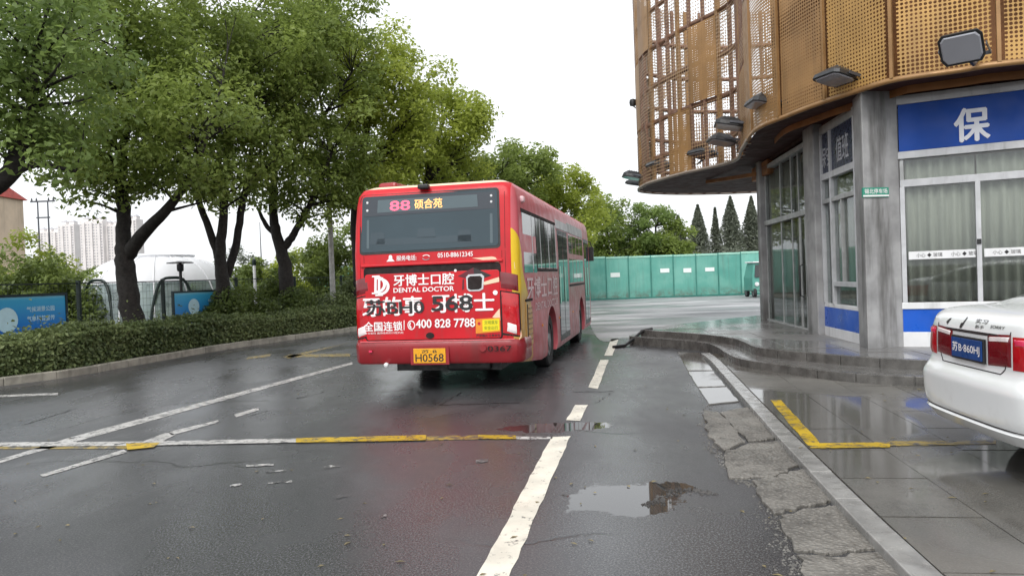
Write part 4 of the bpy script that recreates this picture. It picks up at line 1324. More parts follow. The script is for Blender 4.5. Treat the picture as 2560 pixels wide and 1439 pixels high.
# darker display strip behind the glass with lit characters
z_l0, z_l1 = ruv(1040, 534)[1], wz1 - .03
M['led_panel'] = glossy_glass('display_glass', lin('#4a5a60'), .1, .6)
M['led_band'] = glossy_glass('dark_header_glass', lin('#232c36'), .08, .7)
rpoly([(wu0 + .04, z_l0), (wu1 - .04, z_l0 + .02), (wu1 - .05, z_l1), (wu0 + .05, z_l1)], 'display_header', 'led_band', .0145, parent=win, grid=4)
rpoly([(-.88, z_l0 + .05), (.70, z_l0 + .06), (.69, z_l1 - .03), (-.87, z_l1 - .03)], 'display_panel', 'led_panel', .017, parent=win, grid=4)
rtext('88', 970, 1021, 500, 525, 'led_red', .01, .021, win)
rtext('硕合苑', 1032, 1102, 495, 520, 'led_orange', .012, .021, win)
for u, z in ((wu1 - .10, z_l1 - .06), (wu1 - .10, z_l1 - .15), (wu0 + .10, z_l1 - .06), (wu0 + .10, z_l1 - .18)):
    part('sensor_dot', MB().lathe([(.018, 0), (.018, .006)], 10, 'Y', (u, rear_y(u, z, .022), z)), 'white_paint', win)
# seat backs and rails inside the glass
M['seat_dim'] = glossy_glass('dim_interior', lin('#33424a'), .15, .5)
for u0, u1, z0, z1 in ((-.9, .62, wz0 + .10, wz0 + .20), (-.25, .05, wz0 + .18, wz0 + .33), (.38, .6, wz0 + .08, wz0 + .28), (-1.0, -.75, wz0 + .12, wz0 + .30)):
    rslab([(u0, z0), (u1, z0), (u1 - .02, z1), (u0 + .02, z1)], 'seat_back', 'seat_dim', .0135, .002, win, r=.03)
for u in (-1.03, .90): rslab([(u - .02, wz0 + .06), (u + .02, wz0 + .06), (u + .02, z_l0 - .05), (u - .02, z_l0 - .05)], 'grab_rail', 'led_panel', .0135, .002, win, r=.015)
# engine hatch with a deep shadow gap above it
hz0, hz1 = .80, 1.80
rslab([(-1.11, hz0 - .02), (1.03, hz0 - .02), (1.03, hz1 + .11), (-1.11, hz1 + .11)], 'hatch_recess', 'gap', .003, .01, r=.07)
hatch = rslab([(-1.09, hz0), (1.005, hz0), (1.005, hz1), (-1.09, hz1)], 'engine_hatch', 'bus', .010, .02, bevel=.004, r=.05)
rslab([(-1.15, hz1 + .11), (1.06, hz1 + .115), (1.06, hz1 + .15), (-1.15, hz1 + .145)], 'hatch_lip', 'bus', .03, .04, bevel=.01, r=.012)
# panel joints in the rear skin
for pts_ in ([(-1.10, hz1 + .17), (-1.10, wz0 - .05)], [(1.05, hz1 + .17), (1.05, wz0 - .05)], [(1.10, .80), (1.10, 2.95)], [(-1.165, .80), (-1.165, 2.95)]):
    a_, b_ = pts_
    part('panel_gap', MB().tube([(a_[0] + (b_[0] - a_[0]) * k / 8, rear_y(a_[0], a_[1] + (b_[1] - a_[1]) * k / 8, .0), a_[1] + (b_[1] - a_[1]) * k / 8) for k in range(9)], .0035, 5), 'gap', bus)
# bumper
pts = []
mbp = MB(); ringo = []
for z, off in ((.435, .0), (.47, .03), (.70, .035), (.765, .02), (.785, .0)):
    rr = []
    for k in range(31):
        a = -PI / 2 + (k / 30 - .5) * 1.98 * 1.15
        d = Vector((math.cos(a), math.sin(a) * 1.0, 0))
        h = BB.ray_cast(Vector((0, 1.3, max(z, .5))) + d * 4, -d)
        p = h[0] + d * off if h[0] is not None else Vector((0, 0, z))
        rr.append((p.x, p.y, z))
    ringo.append(rr)
vs = [p for r_ in ringo for p in r_]
fs = [(a * 31 + k, a * 31 + k + 1, (a + 1) * 31 + k + 1, (a + 1) * 31 + k) for a in range(4) for k in range(30)]
bump = part('rear_bumper', MB().add(vs, fs), 'dark_red', bus, True)
rpoly([(-1.2, .772), (1.2, .772), (1.2, .79), (-1.2, .79)], 'bumper_trim', 'cream_print', .028, grid=12).data.materials[0] = plain('pink_trim', lin('#d86a70'), .35, .1)
def bq(px, py, off=.045):
    u, z = ruv(px, py); return u, z
# licence plate
u0, z1 = ruv(1037, 870); u1, z0 = ruv(1118, 905)
def by(off): return -.035 - off
pl = part('licence_plate', MB().box(((u0 + u1) / 2, by(.012), (z0 + z1) / 2), (u1 - u0, .012, z1 - z0)), 'yellow_plate', bus, bevel=.004)
lettering('H0568', lambda u, v, w_: Vector((u0 + .03 + u * (u1 - u0 - .06), by(.0205), z0 + .02 + v * (z1 - z0) * .55)), 'letter_black', pl, .01)
lettering('苏·B', lambda u, v, w_: Vector((u0 + .13 + u * (u1 - u0 - .26), by(.0205), z0 + (z1 - z0) * .68 + v * (z1 - z0) * .24)), 'letter_black', pl, .005)
part('plate_recess', MB().box(((u0 + u1) / 2, by(.001), (z0 + z1) / 2), (u1 - u0 + .1, .01, z1 - z0 + .05)), 'dark_red', bus)
u, z = ruv(1246, 868)
lettering('0367', lambda a, b, w_: Vector((u - .15 + a * .36, by(.005), z - .05 + b * .08)), 'gap', bus, .01)
part('badge', MB().lathe([(.05, 0), (.05, .01)], 16, 'Y', (u - .22, by(.012), z)), 'dark_red', bus, True)
u, z = ruv(970, 911)
part('tow_eye', MB().lathe([(.012, -.04), (.032, -.03), (.036, 0), (.02, .05)], 12, 'Y', (u, -.04, z + .005)), 'white_paint', bus, True)
u, z = ruv(930, 877)
part('reflector', MB().box((u, by(.004), z), (.05, .012, .03)), 'pink_lens', bus)
# tail lamps wrap the corners: patches over angle (about the bus axis) and height
def lamp(a0, a1, z0, z1, name, mat, off=.012, skew=0.0, n_=10, parent=bus, bvh=None, axis=(0, 1.2), prot=.0, y_cut=None):
    bv = bvh or BB
    vs, fs = [], []
    m_ = 6
    for i in range(n_ + 1):
        for j in range(m_ + 1):
            a = a0 + (a1 - a0) * i / n_
            z = z0 + (z1 - z0) * j / m_ + skew * (i / n_ - .5)
            d = Vector((math.sin(a), -math.cos(a), 0))
            h = bv.ray_cast(Vector((axis[0], axis[1], z)) + d * 5, -d)
            e_ = 0 if 0 < i < n_ and 0 < j < m_ else 1
            p = (h[0] if h[0] is not None else Vector((axis[0], axis[1], z))) + d * (off if not e_ else off * .25)
            vs.append(p)
    for i in range(n_):
        for j in range(m_): fs.append((i * (m_ + 1) + j, (i + 1) * (m_ + 1) + j, (i + 1) * (m_ + 1) + j + 1, i * (m_ + 1) + j + 1))
    return part(name, MB().add(vs, fs), mat, parent, True)
for s_ in (1, -1):
    A0, A1 = s_ * RAD(40.6), s_ * RAD(48.5)
    lamp(A0, A1, 1.50, 1.74, 'side_marker', 'dark_lens', .012, -.06)
    lamp(A0 - s_ * RAD(.6), A1 + s_ * RAD(1), .82, 1.47, 'lamp_surround', 'gap', .006, -.05)
    tl = lamp(A0, A1, .85, 1.45, 'tail_lamp', 'red_lens', .016, -.05)
    lamp(A0 + s_ * RAD(1.5), A1 - s_ * RAD(2), .87, 1.02, 'reverse_lens', 'white_lens', .021, -.05, parent=tl)
    lamp(A0 + s_ * RAD(2.5), A1 - s_ * RAD(3), 1.12, 1.25, 'indicator_lens', 'red_lens', .020, -.05, parent=tl)
# printed advert
T = lambda *a, **k: rtext(*a, parent=hatch, **k)
rtext('服务电话:', 991, 1041, 638, 651, 'letter_pure', .0, .006, fat=.015)
rtext('0510-88612345', 1094, 1182, 630, 642, 'letter_pure', .0, .006, fat=.015)
def blob(px, py, rx, ry, mat, off, n_=16, a0=0.0, a1=2 * PI, inner=None, parent=hatch, name='emblem'):
    u, z = ruv(px, py)
    sx, sz = rx / 168.0, ry / 168.0
    vs, fs = [], []
    for k in range(n_ + 1):
        a = a0 + (a1 - a0) * k / n_
        vs.append((u + sx * math.cos(a), z + sz * math.sin(a)))
        vs.append((u + sx * (inner or 0) * math.cos(a), z + sz * (inner or 0) * math.sin(a)))
    v3 = [(p[0], rear_y(p[0], p[1], off), p[1]) for p in vs]
    return part(name, MB().add(v3, [(2 * k, 2 * k + 1, 2 * k + 3, 2 * k + 2) for k in range(n_)]), mat, parent)
blob(976, 643, 5, 6, 'letter_pure', .006, parent=bus)
rpoly([ruv(966, 654), ruv(987, 653), ruv(980, 646), ruv(972, 646)], 'emblem', 'letter_pure', .0062)
blob(1065, 643, 11, 7, 'letter_pure', .006, a0=.3, a1=2.6, inner=.72, parent=bus)
blob(1065, 643, 11, 7, 'steel', .006, a0=3.4, a1=5.8, inner=.72, parent=bus)
# double-D emblem
for dx, dy in ((0, 0), (9, 5)):
    blob(942 + dx, 711 + dy, 26, 22, 'letter_pure', .0135 + dx * .0002, 20, -PI / 2, PI / 2, .70)
    rpoly([ruv(937 + dx, 691 + dy), ruv(943 + dx, 690 + dy), ruv(943 + dx, 733 + dy), ruv(937 + dx, 733 + dy)], 'emblem', 'letter_pure', .0142 + dx * .0002, parent=hatch)
    for yy in (689, 731): rpoly([ruv(931 + dx, yy + dy), ruv(950 + dx, yy - 1 + dy), ruv(950 + dx, yy + 3 + dy), ruv(931 + dx, yy + 4 + dy)], 'emblem', 'letter_pure', .0148 + dx * .0002, parent=hatch)
T('牙博士口腔', 984, 1136, 684, 713, 'letter_pure', fat=.022)
T('DENTAL DOCTOR', 985, 1136, 717, 729, 'letter_pure', fat=.022)
blob(1139, 676, 3.5, 3.5, 'letter_pure', .0135)
blob(1239, 731, 6, 6, 'letter_pure', .0135)
# mortar-board drawing around the vent
cap = lambda pts, mat, off: rpoly([ruv(*p) for p in pts], 'emblem', mat, off, parent=hatch)
M['cap_red'] = plain('dark_red_print', lin('#5d1a26'), .4, .1)
cap([(1145, 690), (1184, 668), (1230, 688), (1188, 702)], 'cap_red', .0132)
cap([(1184, 668), (1230, 688), (1212, 694), (1186, 690)], 'letter_black', .0138)
cap([(1166, 692), (1172, 686), (1204, 684), (1211, 690), (1209, 722), (1200, 727), (1174, 728), (1168, 722)], 'white_frame', .0140)
vent = cap([(1170, 695), (1176, 690), (1201, 689), (1206, 694), (1205, 719), (1198, 723), (1177, 724), (1171, 720)], 'gap', .0165)
cap([(1157, 698), (1161, 697), (1161, 722), (1156, 724)], 'cap_red', .0133)
T('牙的事', 906, 1058, 741, 790, 'letter_pure', fat=.022)
T('牙博士', 1078, 1237, 733, 780, 'letter_pure', fat=.022)
T('苏BH0', 916, 1062, 747, 787, 'letter_black', fat=.022, off=.0175)
T('568', 1080, 1183, 738, 776, 'letter_black', fat=.022, off=.0175)
T('全国连锁', 912, 1008, 803, 827, 'letter_pure', fat=.022)
T('专业齿科 值得信赖的口腔机构', 914, 1010, 829, 834, 'letter_pure')
cap([(1011, 800), (1013, 800), (1013, 824), (1011, 824)], 'letter_pure', .0135)
blob(1030, 812, 10, 12, 'letter_pure', .0135, 20, inner=.78)
blob(1030, 812, 6, 8, 'letter_pure', .0138, 14, PI * .6, PI * 1.5, .45)
T('400 828 7788', 1041, 1189, 796, 818, 'letter_pure', fat=.022)
cap([(1190, 797), (1251, 793), (1252, 828), (1191, 833)], 'orange_print', .0132)
cap([(1207, 799), (1249, 796), (1250, 824), (1208, 828)], 'sticker_yellow', .0145)
T('文明乘车', 1212, 1246, 800, 810, 'green_print', off=.0165)
T('安全出行', 1212, 1246, 814, 823, 'green_print', off=.0165)
blob(1199, 808, 4, 4, 'red_lens', .0145)
T('严禁烟火 注意安全', 1192, 1252, 834, 841, 'letter_black', bold=.01)
blob(1077, 838, 11, 8, 'gap', .0135)
# cream sweep across the right-hand side of the rear
rpoly([ruv(1180, 645), ruv(1230, 641), ruv(1285, 655), ruv(1287, 672), ruv(1240, 655)], 'livery_sweep', 'cream_print', .0045)
cap([(1205, 706), (1248, 692), (1249, 704), (1212, 712)], 'cream_print', .0128)
cap([(1232, 792), (1250, 770), (1252, 800), (1244, 796)], 'cream_print', .0128)
rpoly([ruv(1262, 846), ruv(1300, 822), ruv(1306, 840), ruv(1297, 850)], 'livery_sweep', 'cream_print', .0045)
# roof pod and rear roof camera
part('roof_unit', MB().prism([(-1.02, .5), (-.7, .45), (-.62, 1.4), (-1.05, 1.4)], 3.06, 3.24), 'dark_red', bus, bevel=.05)

u, z = ruv(1055, 465)
part('rear_camera', MB().box((u, .10, 3.085), (.17, .12, .07)), 'black', bus, bevel=.02)
# ---- door side
def sbox(y0, y1, z0, z1, name, mat, o0=-.01, o1=.01, parent=bus, bevel=.006, n_=1):
    vs = []
    for y in (y0, y1):
        for z in (z0, z1):
            x = side_x(min(max(y, .3), BL - .3), z, 0)
            vs += [(x + o0, y, z), (x + o1, y, z)]
    mb_ = MB().add(vs, [(0, 1, 3, 2), (4, 6, 7, 5), (0, 4, 5, 1), (2, 3, 7, 6), (0, 2, 6, 4), (1, 5, 7, 3)])
    return part(name, mb_, mat, parent, bevel=bevel)
ys = [.42, 1.25, 1.62, 2.05, 2.5, 2.95, 3.4, 3.86]
for i in range(len(ys) - 1):
    sbox(ys[i] + .03, ys[i + 1] - .03, 1.82 if i > 1 else 1.74, 2.66, 'side_window', 'bus_side_glass', -.02, .006)
    sbox(ys[i + 1] - .03, ys[i + 1] + .03, 1.80, 2.68, 'window_pillar', 'gap' if i % 2 else 'white_frame', -.02, .009)
sbox(.40, 3.95, 2.66, 2.72, 'window_rail', 'gap', -.02, .009)
sbox(1.6, 3.95, 1.76, 1.81, 'window_rail', 'gap', -.02, .009)
def leafdoor(y0, y1, z0, z1):
    d = sbox(y0, y1, z0, z1, 'door', 'black', -.02, .006)
    m_ = (y0 + y1) / 2
    for a, b in ((y0 + .05, m_ - .03), (m_ + .03, y1 - .05)):
        sbox(a, b, z0 + .12, z1 - .1, 'door_glass', 'bus_side_glass', .002, .011, d)
        sbox(a + .05, a + .09, z0 + .75, z0 + 1.5, 'door_handle', 'hoard_rail', .011, .03, d)
leafdoor(4.12, 5.62, .36, 2.60)
sbox(4.0, 5.75, 2.62, 2.80, 'door_header', 'white_frame', -.01, .014)
for a, b in ((5.85, 6.5), (6.56, 7.2), (7.26, 7.9), (7.96, 8.7)):
    sbox(a, b, 1.50, 2.58, 'side_window', 'bus_side_glass', -.02, .006)
sbox(5.8, 8.8, 2.62, 2.84, 'route_band', 'grey_frame', -.01, .008)
leafdoor(8.95, 10.15, .36, 2.62)
sbox(5.8, 8.85, 1.42, 1.47, 'window_rail', 'gap', -.02, .008)
# engine access door with louvres on the rear corner
acc = sbox(.42, .98, .62, 1.32, 'access_door', 'bus', .001, .012)
sbox(.50, .56, .62, 1.26, 'access_slot', 'gap', .012, .016, acc)
for k in range(7): sbox(.62, .92, .70 + k * .08, .73 + k * .08, 'louvre', 'gold_frame', .010, .022, acc)
sbox(.42, .98, 1.30, 1.34, 'access_lip', 'gap', .0, .02, acc)
# side lettering
def stext(s_, y0, y1, z0, z1, mat, bold=.0):
    return lettering(s_, lambda u, v, w_: Vector((side_x(y0 + u * (y1 - y0), z0 + v * (z1 - z0), .008), y0 + u * (y1 - y0), z0 + v * (z1 - z0))), mat, bus, bold)
M['side_print'] = plain('faded_white_print', lin('#d9b9bd'), .45, .08)
stext('牙博士口腔', .55, 3.85, 1.30, 1.68, 'side_print', .015)
stext('DENTAL DOCTOR', 1.3, 3.85, 1.12, 1.25, 'side_print', .01)
# mirror, marker lamps
part('roof_marker', MB().box((BHW - .02, .55, 2.86), (.09, .12, .1)), 'side_print', bus, bevel=.03)
part('mirror', MB().tube([(BHW - .1, BL - .1, 2.6), (BHW + .02, BL + .05, 2.6), (BHW + .06, BL + .05, 2.45)], .02, 6).box((BHW + .04, BL + .06, 2.25), (.14, .1, .4)), 'black', bus, bevel=.02)
for y in (1.9, 4.0, 6.2): sbox(y, y + .09, .82, .86, 'side_reflector', 'orange_print', .0, .012)
# windscreen and front lamps (seen only from the side)
part('windscreen', MB().add([(-1.05, BL + .004, 1.25), (1.05, BL + .004, 1.25), (1.0, BL - .06, 2.8), (-1.0, BL - .06, 2.8)], [(0, 1, 2, 3)]), 'bus_side_glass', bus)

# ================================================================ white saloon car
CW = .895
car_loc = Vector((3.57, 5.80, Z_PAVE))
car = thing('white_car', 'white saloon car parked tail-out on the pavement at the right edge', 'car', car_loc, RAD(-96))
car.scale = (1.05, 1.05, 1.10)
CLEN = 4.58
# stations: y, half width, underside z, shoulder z, deck edge (x,z), top (x,z), crown z
st = [(0.00, .62, .40, .84, (.58, .92), (.50, .95), .95),
      (0.05, .76, .30, .91, (.70, 1.06), (.62, 1.10), 1.105),
      (0.20, .85, .23, .94, (.79, 1.05), (.70, 1.125), 1.135),
      (0.38, .885, .21, .95, (.82, 1.04), (.70, 1.125), 1.145),
      (0.55, .893, .20, .95, (.83, 1.03), (.68, 1.14), 1.16),
      (1.05, .895, .20, .94, (.83, 1.01), (.60, 1.33), 1.355),
      (1.60, .895, .20, .93, (.83, .99), (.60, 1.43), 1.46),
      (2.30, .895, .20, .90, (.83, .97), (.61, 1.435), 1.465),
      (2.75, .895, .20, .89, (.83, .96), (.60, 1.37), 1.40),
      (3.35, .893, .20, .88, (.82, .945), (.62, 1.02), 1.045),
      (3.60, .89, .20, .86, (.80, .92), (.58, .97), .99),
      (4.20, .86, .22, .78, (.74, .84), (.5, .88), .90),
      (4.48, .78, .26, .66, (.64, .72), (.45, .75), .76),
      (4.58, .62, .34, .56, (.5, .60), (.35, .62), .62)]
rows = []
for y, w, zb, zs, de, tp_, cz in st:
    half = [(0, zb), (w * .80, zb), (w * .96, zb + .07), (w, zb + .22), (w, (zb + zs) / 2 + .12), (w * .985, zs), de, tp_, (tp_[0] * .5, cz - .004), (0, cz)]
    full = half + [(-x, z) for x, z in half[-2:0:-1]]
    rows.append([(x, y, z) for x, z in full])
nr = len(rows[0])
vs = [p for r_ in rows for p in r_]
fs = [(a * nr + k, a * nr + (k + 1) % nr, (a + 1) * nr + (k + 1) % nr, (a + 1) * nr + k) for a in range(len(rows) - 1) for k in range(nr)]
hn_ = nr // 2
for base_ in (0, (len(rows) - 1) * nr):          # end faces as bands across the width
    fs.append((base_, base_ + 1, base_ + nr - 1)); fs.append((base_ + hn_ - 1, base_ + hn_, base_ + hn_ + 1))
    fs += [(base_ + k, base_ + k + 1, base_ + nr - k - 1, base_ + nr - k) for k in range(1, hn_ - 1)]
cm = MB().add(vs, fs).mesh('body')
# glass faces: deck edge -> crown over the cabin
ystat = [s_[0] for s_ in st]
for p in cm.polygons:
    ci = p.center
    rowi = min(v // nr for v in p.vertices); cols = sorted(v % nr for v in p.vertices)
    if len(p.vertices) != 4: continue
    top = all(c_ in (7, 8, 9, 10, 11) for c_ in cols)
    side = set(cols) in ({6, 7}, {11, 12}) if False else (set(cols) == {6, 7} or set(cols) == {nr - 7, nr - 6})
    if side and 4 <= rowi <= 8: p.material_index = 1
    if top and rowi in (4,): p.material_index = 2
    if top and rowi in (8,): p.material_index = 3
for k in range(4): cm.materials.append(bpy.data.materials.new('slot%d' % k))
tmp = bpy.data.objects.new('tmp', cm); COL.objects.link(tmp)
ss = tmp.modifiers.new('s', 'SUBSURF'); ss.levels = 3; ss.render_levels = 3
bpy.context.view_layer.update()
sm = bpy.data.meshes.new_from_object(tmp.evaluated_get(bpy.context.evaluated_depsgraph_get()))
bpy.data.objects.remove(tmp)
for v in sm.vertices:            # bumper stands proud of the boot face
    if v.co.y < .7:
        k = min(1, max(0, (.745 - v.co.z) / .15)); k = k * k * (3 - 2 * k)
        v.co.y -= .07 * k * (1 - max(0, v.co.y) / .7)
        v.co.x *= 1 + .03 * k * (1 - max(0, v.co.y) / .7)
CB = bvh_of(sm)
def split_by_slot(me, idx, name):
    bm = bmesh.new(); bm.from_mesh(me)
    bmesh.ops.delete(bm, geom=[f for f in bm.faces if f.material_index != idx], context='FACES')
    for f in bm.faces: f.material_index = 0
    out = bpy.data.meshes.new(name); bm.to_mesh(out); bm.free()
    return out
cb = split_by_slot(sm, 0, 'body')
CWY = (.98, 3.62)
full_cut = [MB().lathe([(.345, s_ * .62), (.345, s_ * 1.2)], 28, 'X', (0, wy, .325)).mesh('cut') for wy in CWY for s_ in (-1, 1)]
solid = sm.copy()
solid.materials.clear()
for p in solid.polygons: pass
# carve wheel arches in the closed shell, then take the paint faces
sm2 = carve(sm, full_cut)
cbody = split_by_slot(sm2, 0, 'body'); cbody.materials.clear()
link('body', cbody, M['car'], car, True)
for idx, nm in ((1, 'side_window'), (2, 'rear_window'), (3, 'windscreen')):
    g_ = split_by_slot(sm2, idx, nm); g_.materials.clear()
    link(nm, g_, M['car_glass'], car, True)
for wy in CWY:
    for s_ in (-1, 1): wheel(car, s_ * .78, wy, .315, .2, s_, 5)
def cy(u, z, off=.003):
    h = CB.ray_cast(Vector((u, -2, z)), Vector((0, 1, 0)))
    return (h[0].y if h[0] is not None else .05) - off
# boot lid seam, plate recess and bumper line
def seam(pts, name='panel_gap', r=.004, mat='gap'):
    P = []
    for a, b in zip(pts, pts[1:]):
        for k in range(8): P.append((a[0] + (b[0] - a[0]) * k / 8, a[1] + (b[1] - a[1]) * k / 8))
    P.append(pts[-1])
    return part(name, MB().tube([(u, cy(u, z, .001), z) for u, z in P], r, 6), mat, car)
seam([(-.52, 1.0), (-.50, .86), (-.46, .75), (-.42, .715), (.42, .715), (.46, .75), (.50, .86), (.52, 1.0)])
pu, pz0, pz1 = .22, .775, .915
pp = [(u, cy(u, z, .012), z) for u, z in ((-pu, pz0), (pu, pz0), (pu, pz1), (-pu, pz1))]
yb = min(p[1] for p in pp)
part('plate_frame', MB().box((0, yb - .0, (pz0 + pz1) / 2), (pu * 2 + .03, .02, pz1 - pz0 + .03)), 'black', car, bevel=.004)
cp = part('licence_plate', MB().box((0, yb - .012, (pz0 + pz1) / 2), (pu * 2, .01, pz1 - pz0)), 'blue_plate', car, bevel=.002)
lettering('苏B·860HJ', lambda u, v, w_: Vector((-pu + .02 + u * (pu * 2 - .04), yb - .019, pz0 + .03 + v * (pz1 - pz0 - .06))), 'letter_pure', cp, .01)
mbq = MB(); n_ = 16
vs = []
for k in range(n_ + 1):
    u = -.42 + .84 * k / n_
    for z, off in ((.955, .002), (.965, .004), (.975, .002)): vs.append((u, cy(u, z, off), z))
part('under_lip_shade', mbq.add(vs, [(3 * k + j, 3 * k + 3 + j, 3 * k + 4 + j, 3 * k + 1 + j) for k in range(n_) for j in range(2)]), 'gap', car, True)  # dark strip painting the shade beneath the boot lip
for s_ in (1, -1):
    def clamp_lamp(a0, a1, z0, z1, nm, mt, off, sk, par=car): return lamp(s_ * RAD(a0), s_ * RAD(a1), z0, z1, nm, mt, off, sk * 1.0, 14, par, CB, (0, .95))
    inner = clamp_lamp(15, 29.5, .765, .975, 'boot_lamp', 'dark_lens', .010, .015)
    outer = clamp_lamp(30.3, 66, .765, .98, 'tail_lamp', 'red_lens', .012, .02)
    clamp_lamp(16, 29, .925, .96, 'lamp_strip', 'white_lens', .014, .015, inner)
    clamp_lamp(31, 60, .92, .965, 'lamp_strip', 'pink_lens', .016, .02, outer)
    clamp_lamp(20, 48, .275, .315, 'bumper_vent', 'gap', .004, .04)
# lower lip of the bumper
vs = []
for k in range(25):
    a = RAD(-62 + 124 * k / 24)
    d = Vector((math.sin(a), -math.cos(a), 0))
    for z, off in ((.27, .0), (.30, .028), (.345, .028), (.36, .004)):
        h = CB.ray_cast(Vector((0, .95, max(z, .31))) + d * 4, -d)
        p = h[0] + d * off; vs.append((p.x, p.y, z))
part('bumper_lip', MB().add(vs, [(4 * k + j, 4 * k + 4 + j, 4 * k + 5 + j, 4 * k + 1 + j) for k in range(24) for j in range(3)]), 'car', car, True)
seam([(-.72, .37), (-.3, .368), (.3, .368), (.72, .37)], 'bumper_line', .004)
# doors, handles and mirrors along the sides
def cx(y, z, s_): 
    h = CB.ray_cast(Vector((s_ * 3, y, z)), Vector((-s_, 0, 0)))
    return (h[0].x if h[0] is not None else s_ * .88) + s_ * .001
for s_ in (-1, 1):
    for y0 in (1.32, 2.30, 3.22):
        part('panel_gap', MB().tube([(cx(y0 + (.12 * (z - .6) if y0 < 1.5 else 0), z, s_), y0 + (.12 * (z - .6) if y0 < 1.5 else 0), z) for z in np.linspace(.32, .97, 10)], .004, 5), 'gap', car)
    part('panel_gap', MB().tube([(cx(y, .30, s_), y, .30) for y in np.linspace(1.36, 3.2, 12)], .004, 5), 'gap', car)
    for y0 in (1.5, 2.48): part('door_handle', MB().box((cx(y0, .86, s_) + s_ * .015, y0, .86), (.03, .17, .03)), 'car', car, bevel=.01)
    for y0 in (1.35, 2.32): part('window_pillar', MB().tube([(cx(y0 + .1 * k, 1.0 + .09 * k, s_) , y0 + (.1 * k if y0 < 1.5 else .02 * k), 1.0 + .09 * k) for k in range(4)], .02, 6), 'gap', car)
    part('door_mirror', MB().lathe([(.02, -.06), (.09, -.05), (.10, .02), (.06, .07)], 14, 'Y', (s_ * .98, 3.0, 1.02)), 'car', car, True)
# stickers on the boot edge
def ctext(s_, u0, u1, z0, z1, mat='letter_black'):
    return lettering(s_, lambda u, v, w_: Vector((u0 + u * (u1 - u0), cy(u0 + u * (u1 - u0), z0 + v * (z1 - z0), .004), z0 + v * (z1 - z0))), mat, car, .006, name='sticker')
ctext('实习', .04, .20, 1.03, 1.06); ctext('新手', .06, .18, .995, 1.02); ctext('SORRY', .26, .44, 1.01, 1.03)
def blobc(u, z, pts): return part('sticker', MB().add([(u + a, cy(u + a, z + b, .004), z + b) for a, b in pts], [tuple(range(len(pts)))]), 'letter_black', car)
blobc(-.13, 1.025, [(-.03, -.04), (.0, -.045), (.02, -.01), (.03, .035), (.015, .04), (.0, .0), (-.03, -.01)])
blobc(-.36, 1.025, [(-.03, -.01), (.0, -.03), (.03, .02), (.0, .015)])

# ================================================================ green hoarding across the plaza
HA, HB = G(1440, 752), G(1960, 733)
HA.z = HB.z = 0
hv = (HB - HA).normalized(); hn = Vector((hv.y, -hv.x, 0))
HH = 2.72
h0 = HA - hv * 16.5
hoard = thing('green_hoarding', 'long teal sheet-metal construction hoarding closing off the far side of the yard', 'hoarding', h0, world=True)
PW = 1.42
for k in range(30):
    a, b = h0 + hv * (k * PW), h0 + hv * ((k + 1) * PW)
    jz = random.uniform(-.03, .03); jo = random.uniform(-.02, .02)
    a2, b2 = a + hv * .03 + hn * jo, b - hv * .03 + hn * jo
    mb = MB(); nn = 8; vs, fs = [], []
    for i in range(nn + 1):
        p = a2.lerp(b2, i / nn) + hn * (.012 if i % 2 else 0)
        vs += [(p.x, p.y, .10), (p.x, p.y, HH - .12 + jz)]
    for i in range(nn): fs.append((2 * i, 2 * i + 2, 2 * i + 3, 2 * i + 1))
    pa = part('sheet', mb.add(vs, fs), 'hoard', hoard)
    part('top_rail', MB().bar(a2 + Vector((0, 0, HH - .06 + jz)), b2 + Vector((0, 0, HH - .06 + jz)), .07, .11), 'hoard_rail', hoard)
    part('post', MB().box((a.x, a.y, HH / 2), (.06, .08, HH)), 'hoard_post', hoard)
    if k in (13, 15, 16, 17, 19, 21):
        c = a2.lerp(b2, .62 if k != 13 else .4) + hn * .03
        z = 1.62 + random.uniform(-.1, .12)
        w, h = random.uniform(.16, .3), random.uniform(.08, .14)
        part('notice', MB().add([c - hv * w + Vector((0, 0, z - h)), c + hv * w + Vector((0, 0, z - h)), c + hv * w + Vector((0, 0, z + h)), c - hv * w + Vector((0, 0, z + h))], [(0, 1, 2, 3)]), 'paper', hoard)
part('base_rail', MB().bar(h0 + Vector((0, 0, .05)), h0 + hv * 30 * PW + Vector((0, 0, .05)), .1, .1), 'hoard_post', hoard)
# small teal three-wheeler by the right end of the hoarding
c = G(1915, 742); c.z = 0
ct = thing('utility_cart', 'small teal utility cart parked by the hoarding, half hidden by the building', 'cart', c)
part('cab', MB().add([(-.75, 0, .35), (.75, 0, .35), (.75, 0, 1.1), (.6, .15, 1.95), (-.6, .15, 1.95), (-.75, 0, 1.1), (-.75, 1.6, .35), (.75, 1.6, .35), (.75, 1.6, 1.1), (.6, 1.4, 1.95), (-.6, 1.4, 1.95), (-.75, 1.6, 1.1)],
     [(0, 1, 2, 3, 4, 5), (11, 10, 9, 8, 7, 6), (0, 6, 7, 1), (1, 7, 8, 2), (2, 8, 9, 3), (3, 9, 10, 4), (4, 10, 11, 5), (5, 11, 6, 0)]), 'hoard', ct, bevel=.06)
part('windscreen', MB().add([(-.62, -.012, 1.14), (.62, -.012, 1.14), (.52, .115, 1.85), (-.52, .115, 1.85)], [(0, 1, 2, 3)]), 'car_glass', ct)
part('roof', MB().box((0, .77, 2.0), (1.35, 1.5, .08)), 'white_paint', ct, bevel=.03)
part('headlamp', MB().lathe([(.02, -.08), (.12, -.06), (.12, .02)], 14, 'Y', (-.5, 0, .75)), 'white_paint', ct, True)
part('headlamp', MB().lathe([(.02, -.08), (.12, -.06), (.12, .02)], 14, 'Y', (.5, 0, .75)), 'white_paint', ct, True)
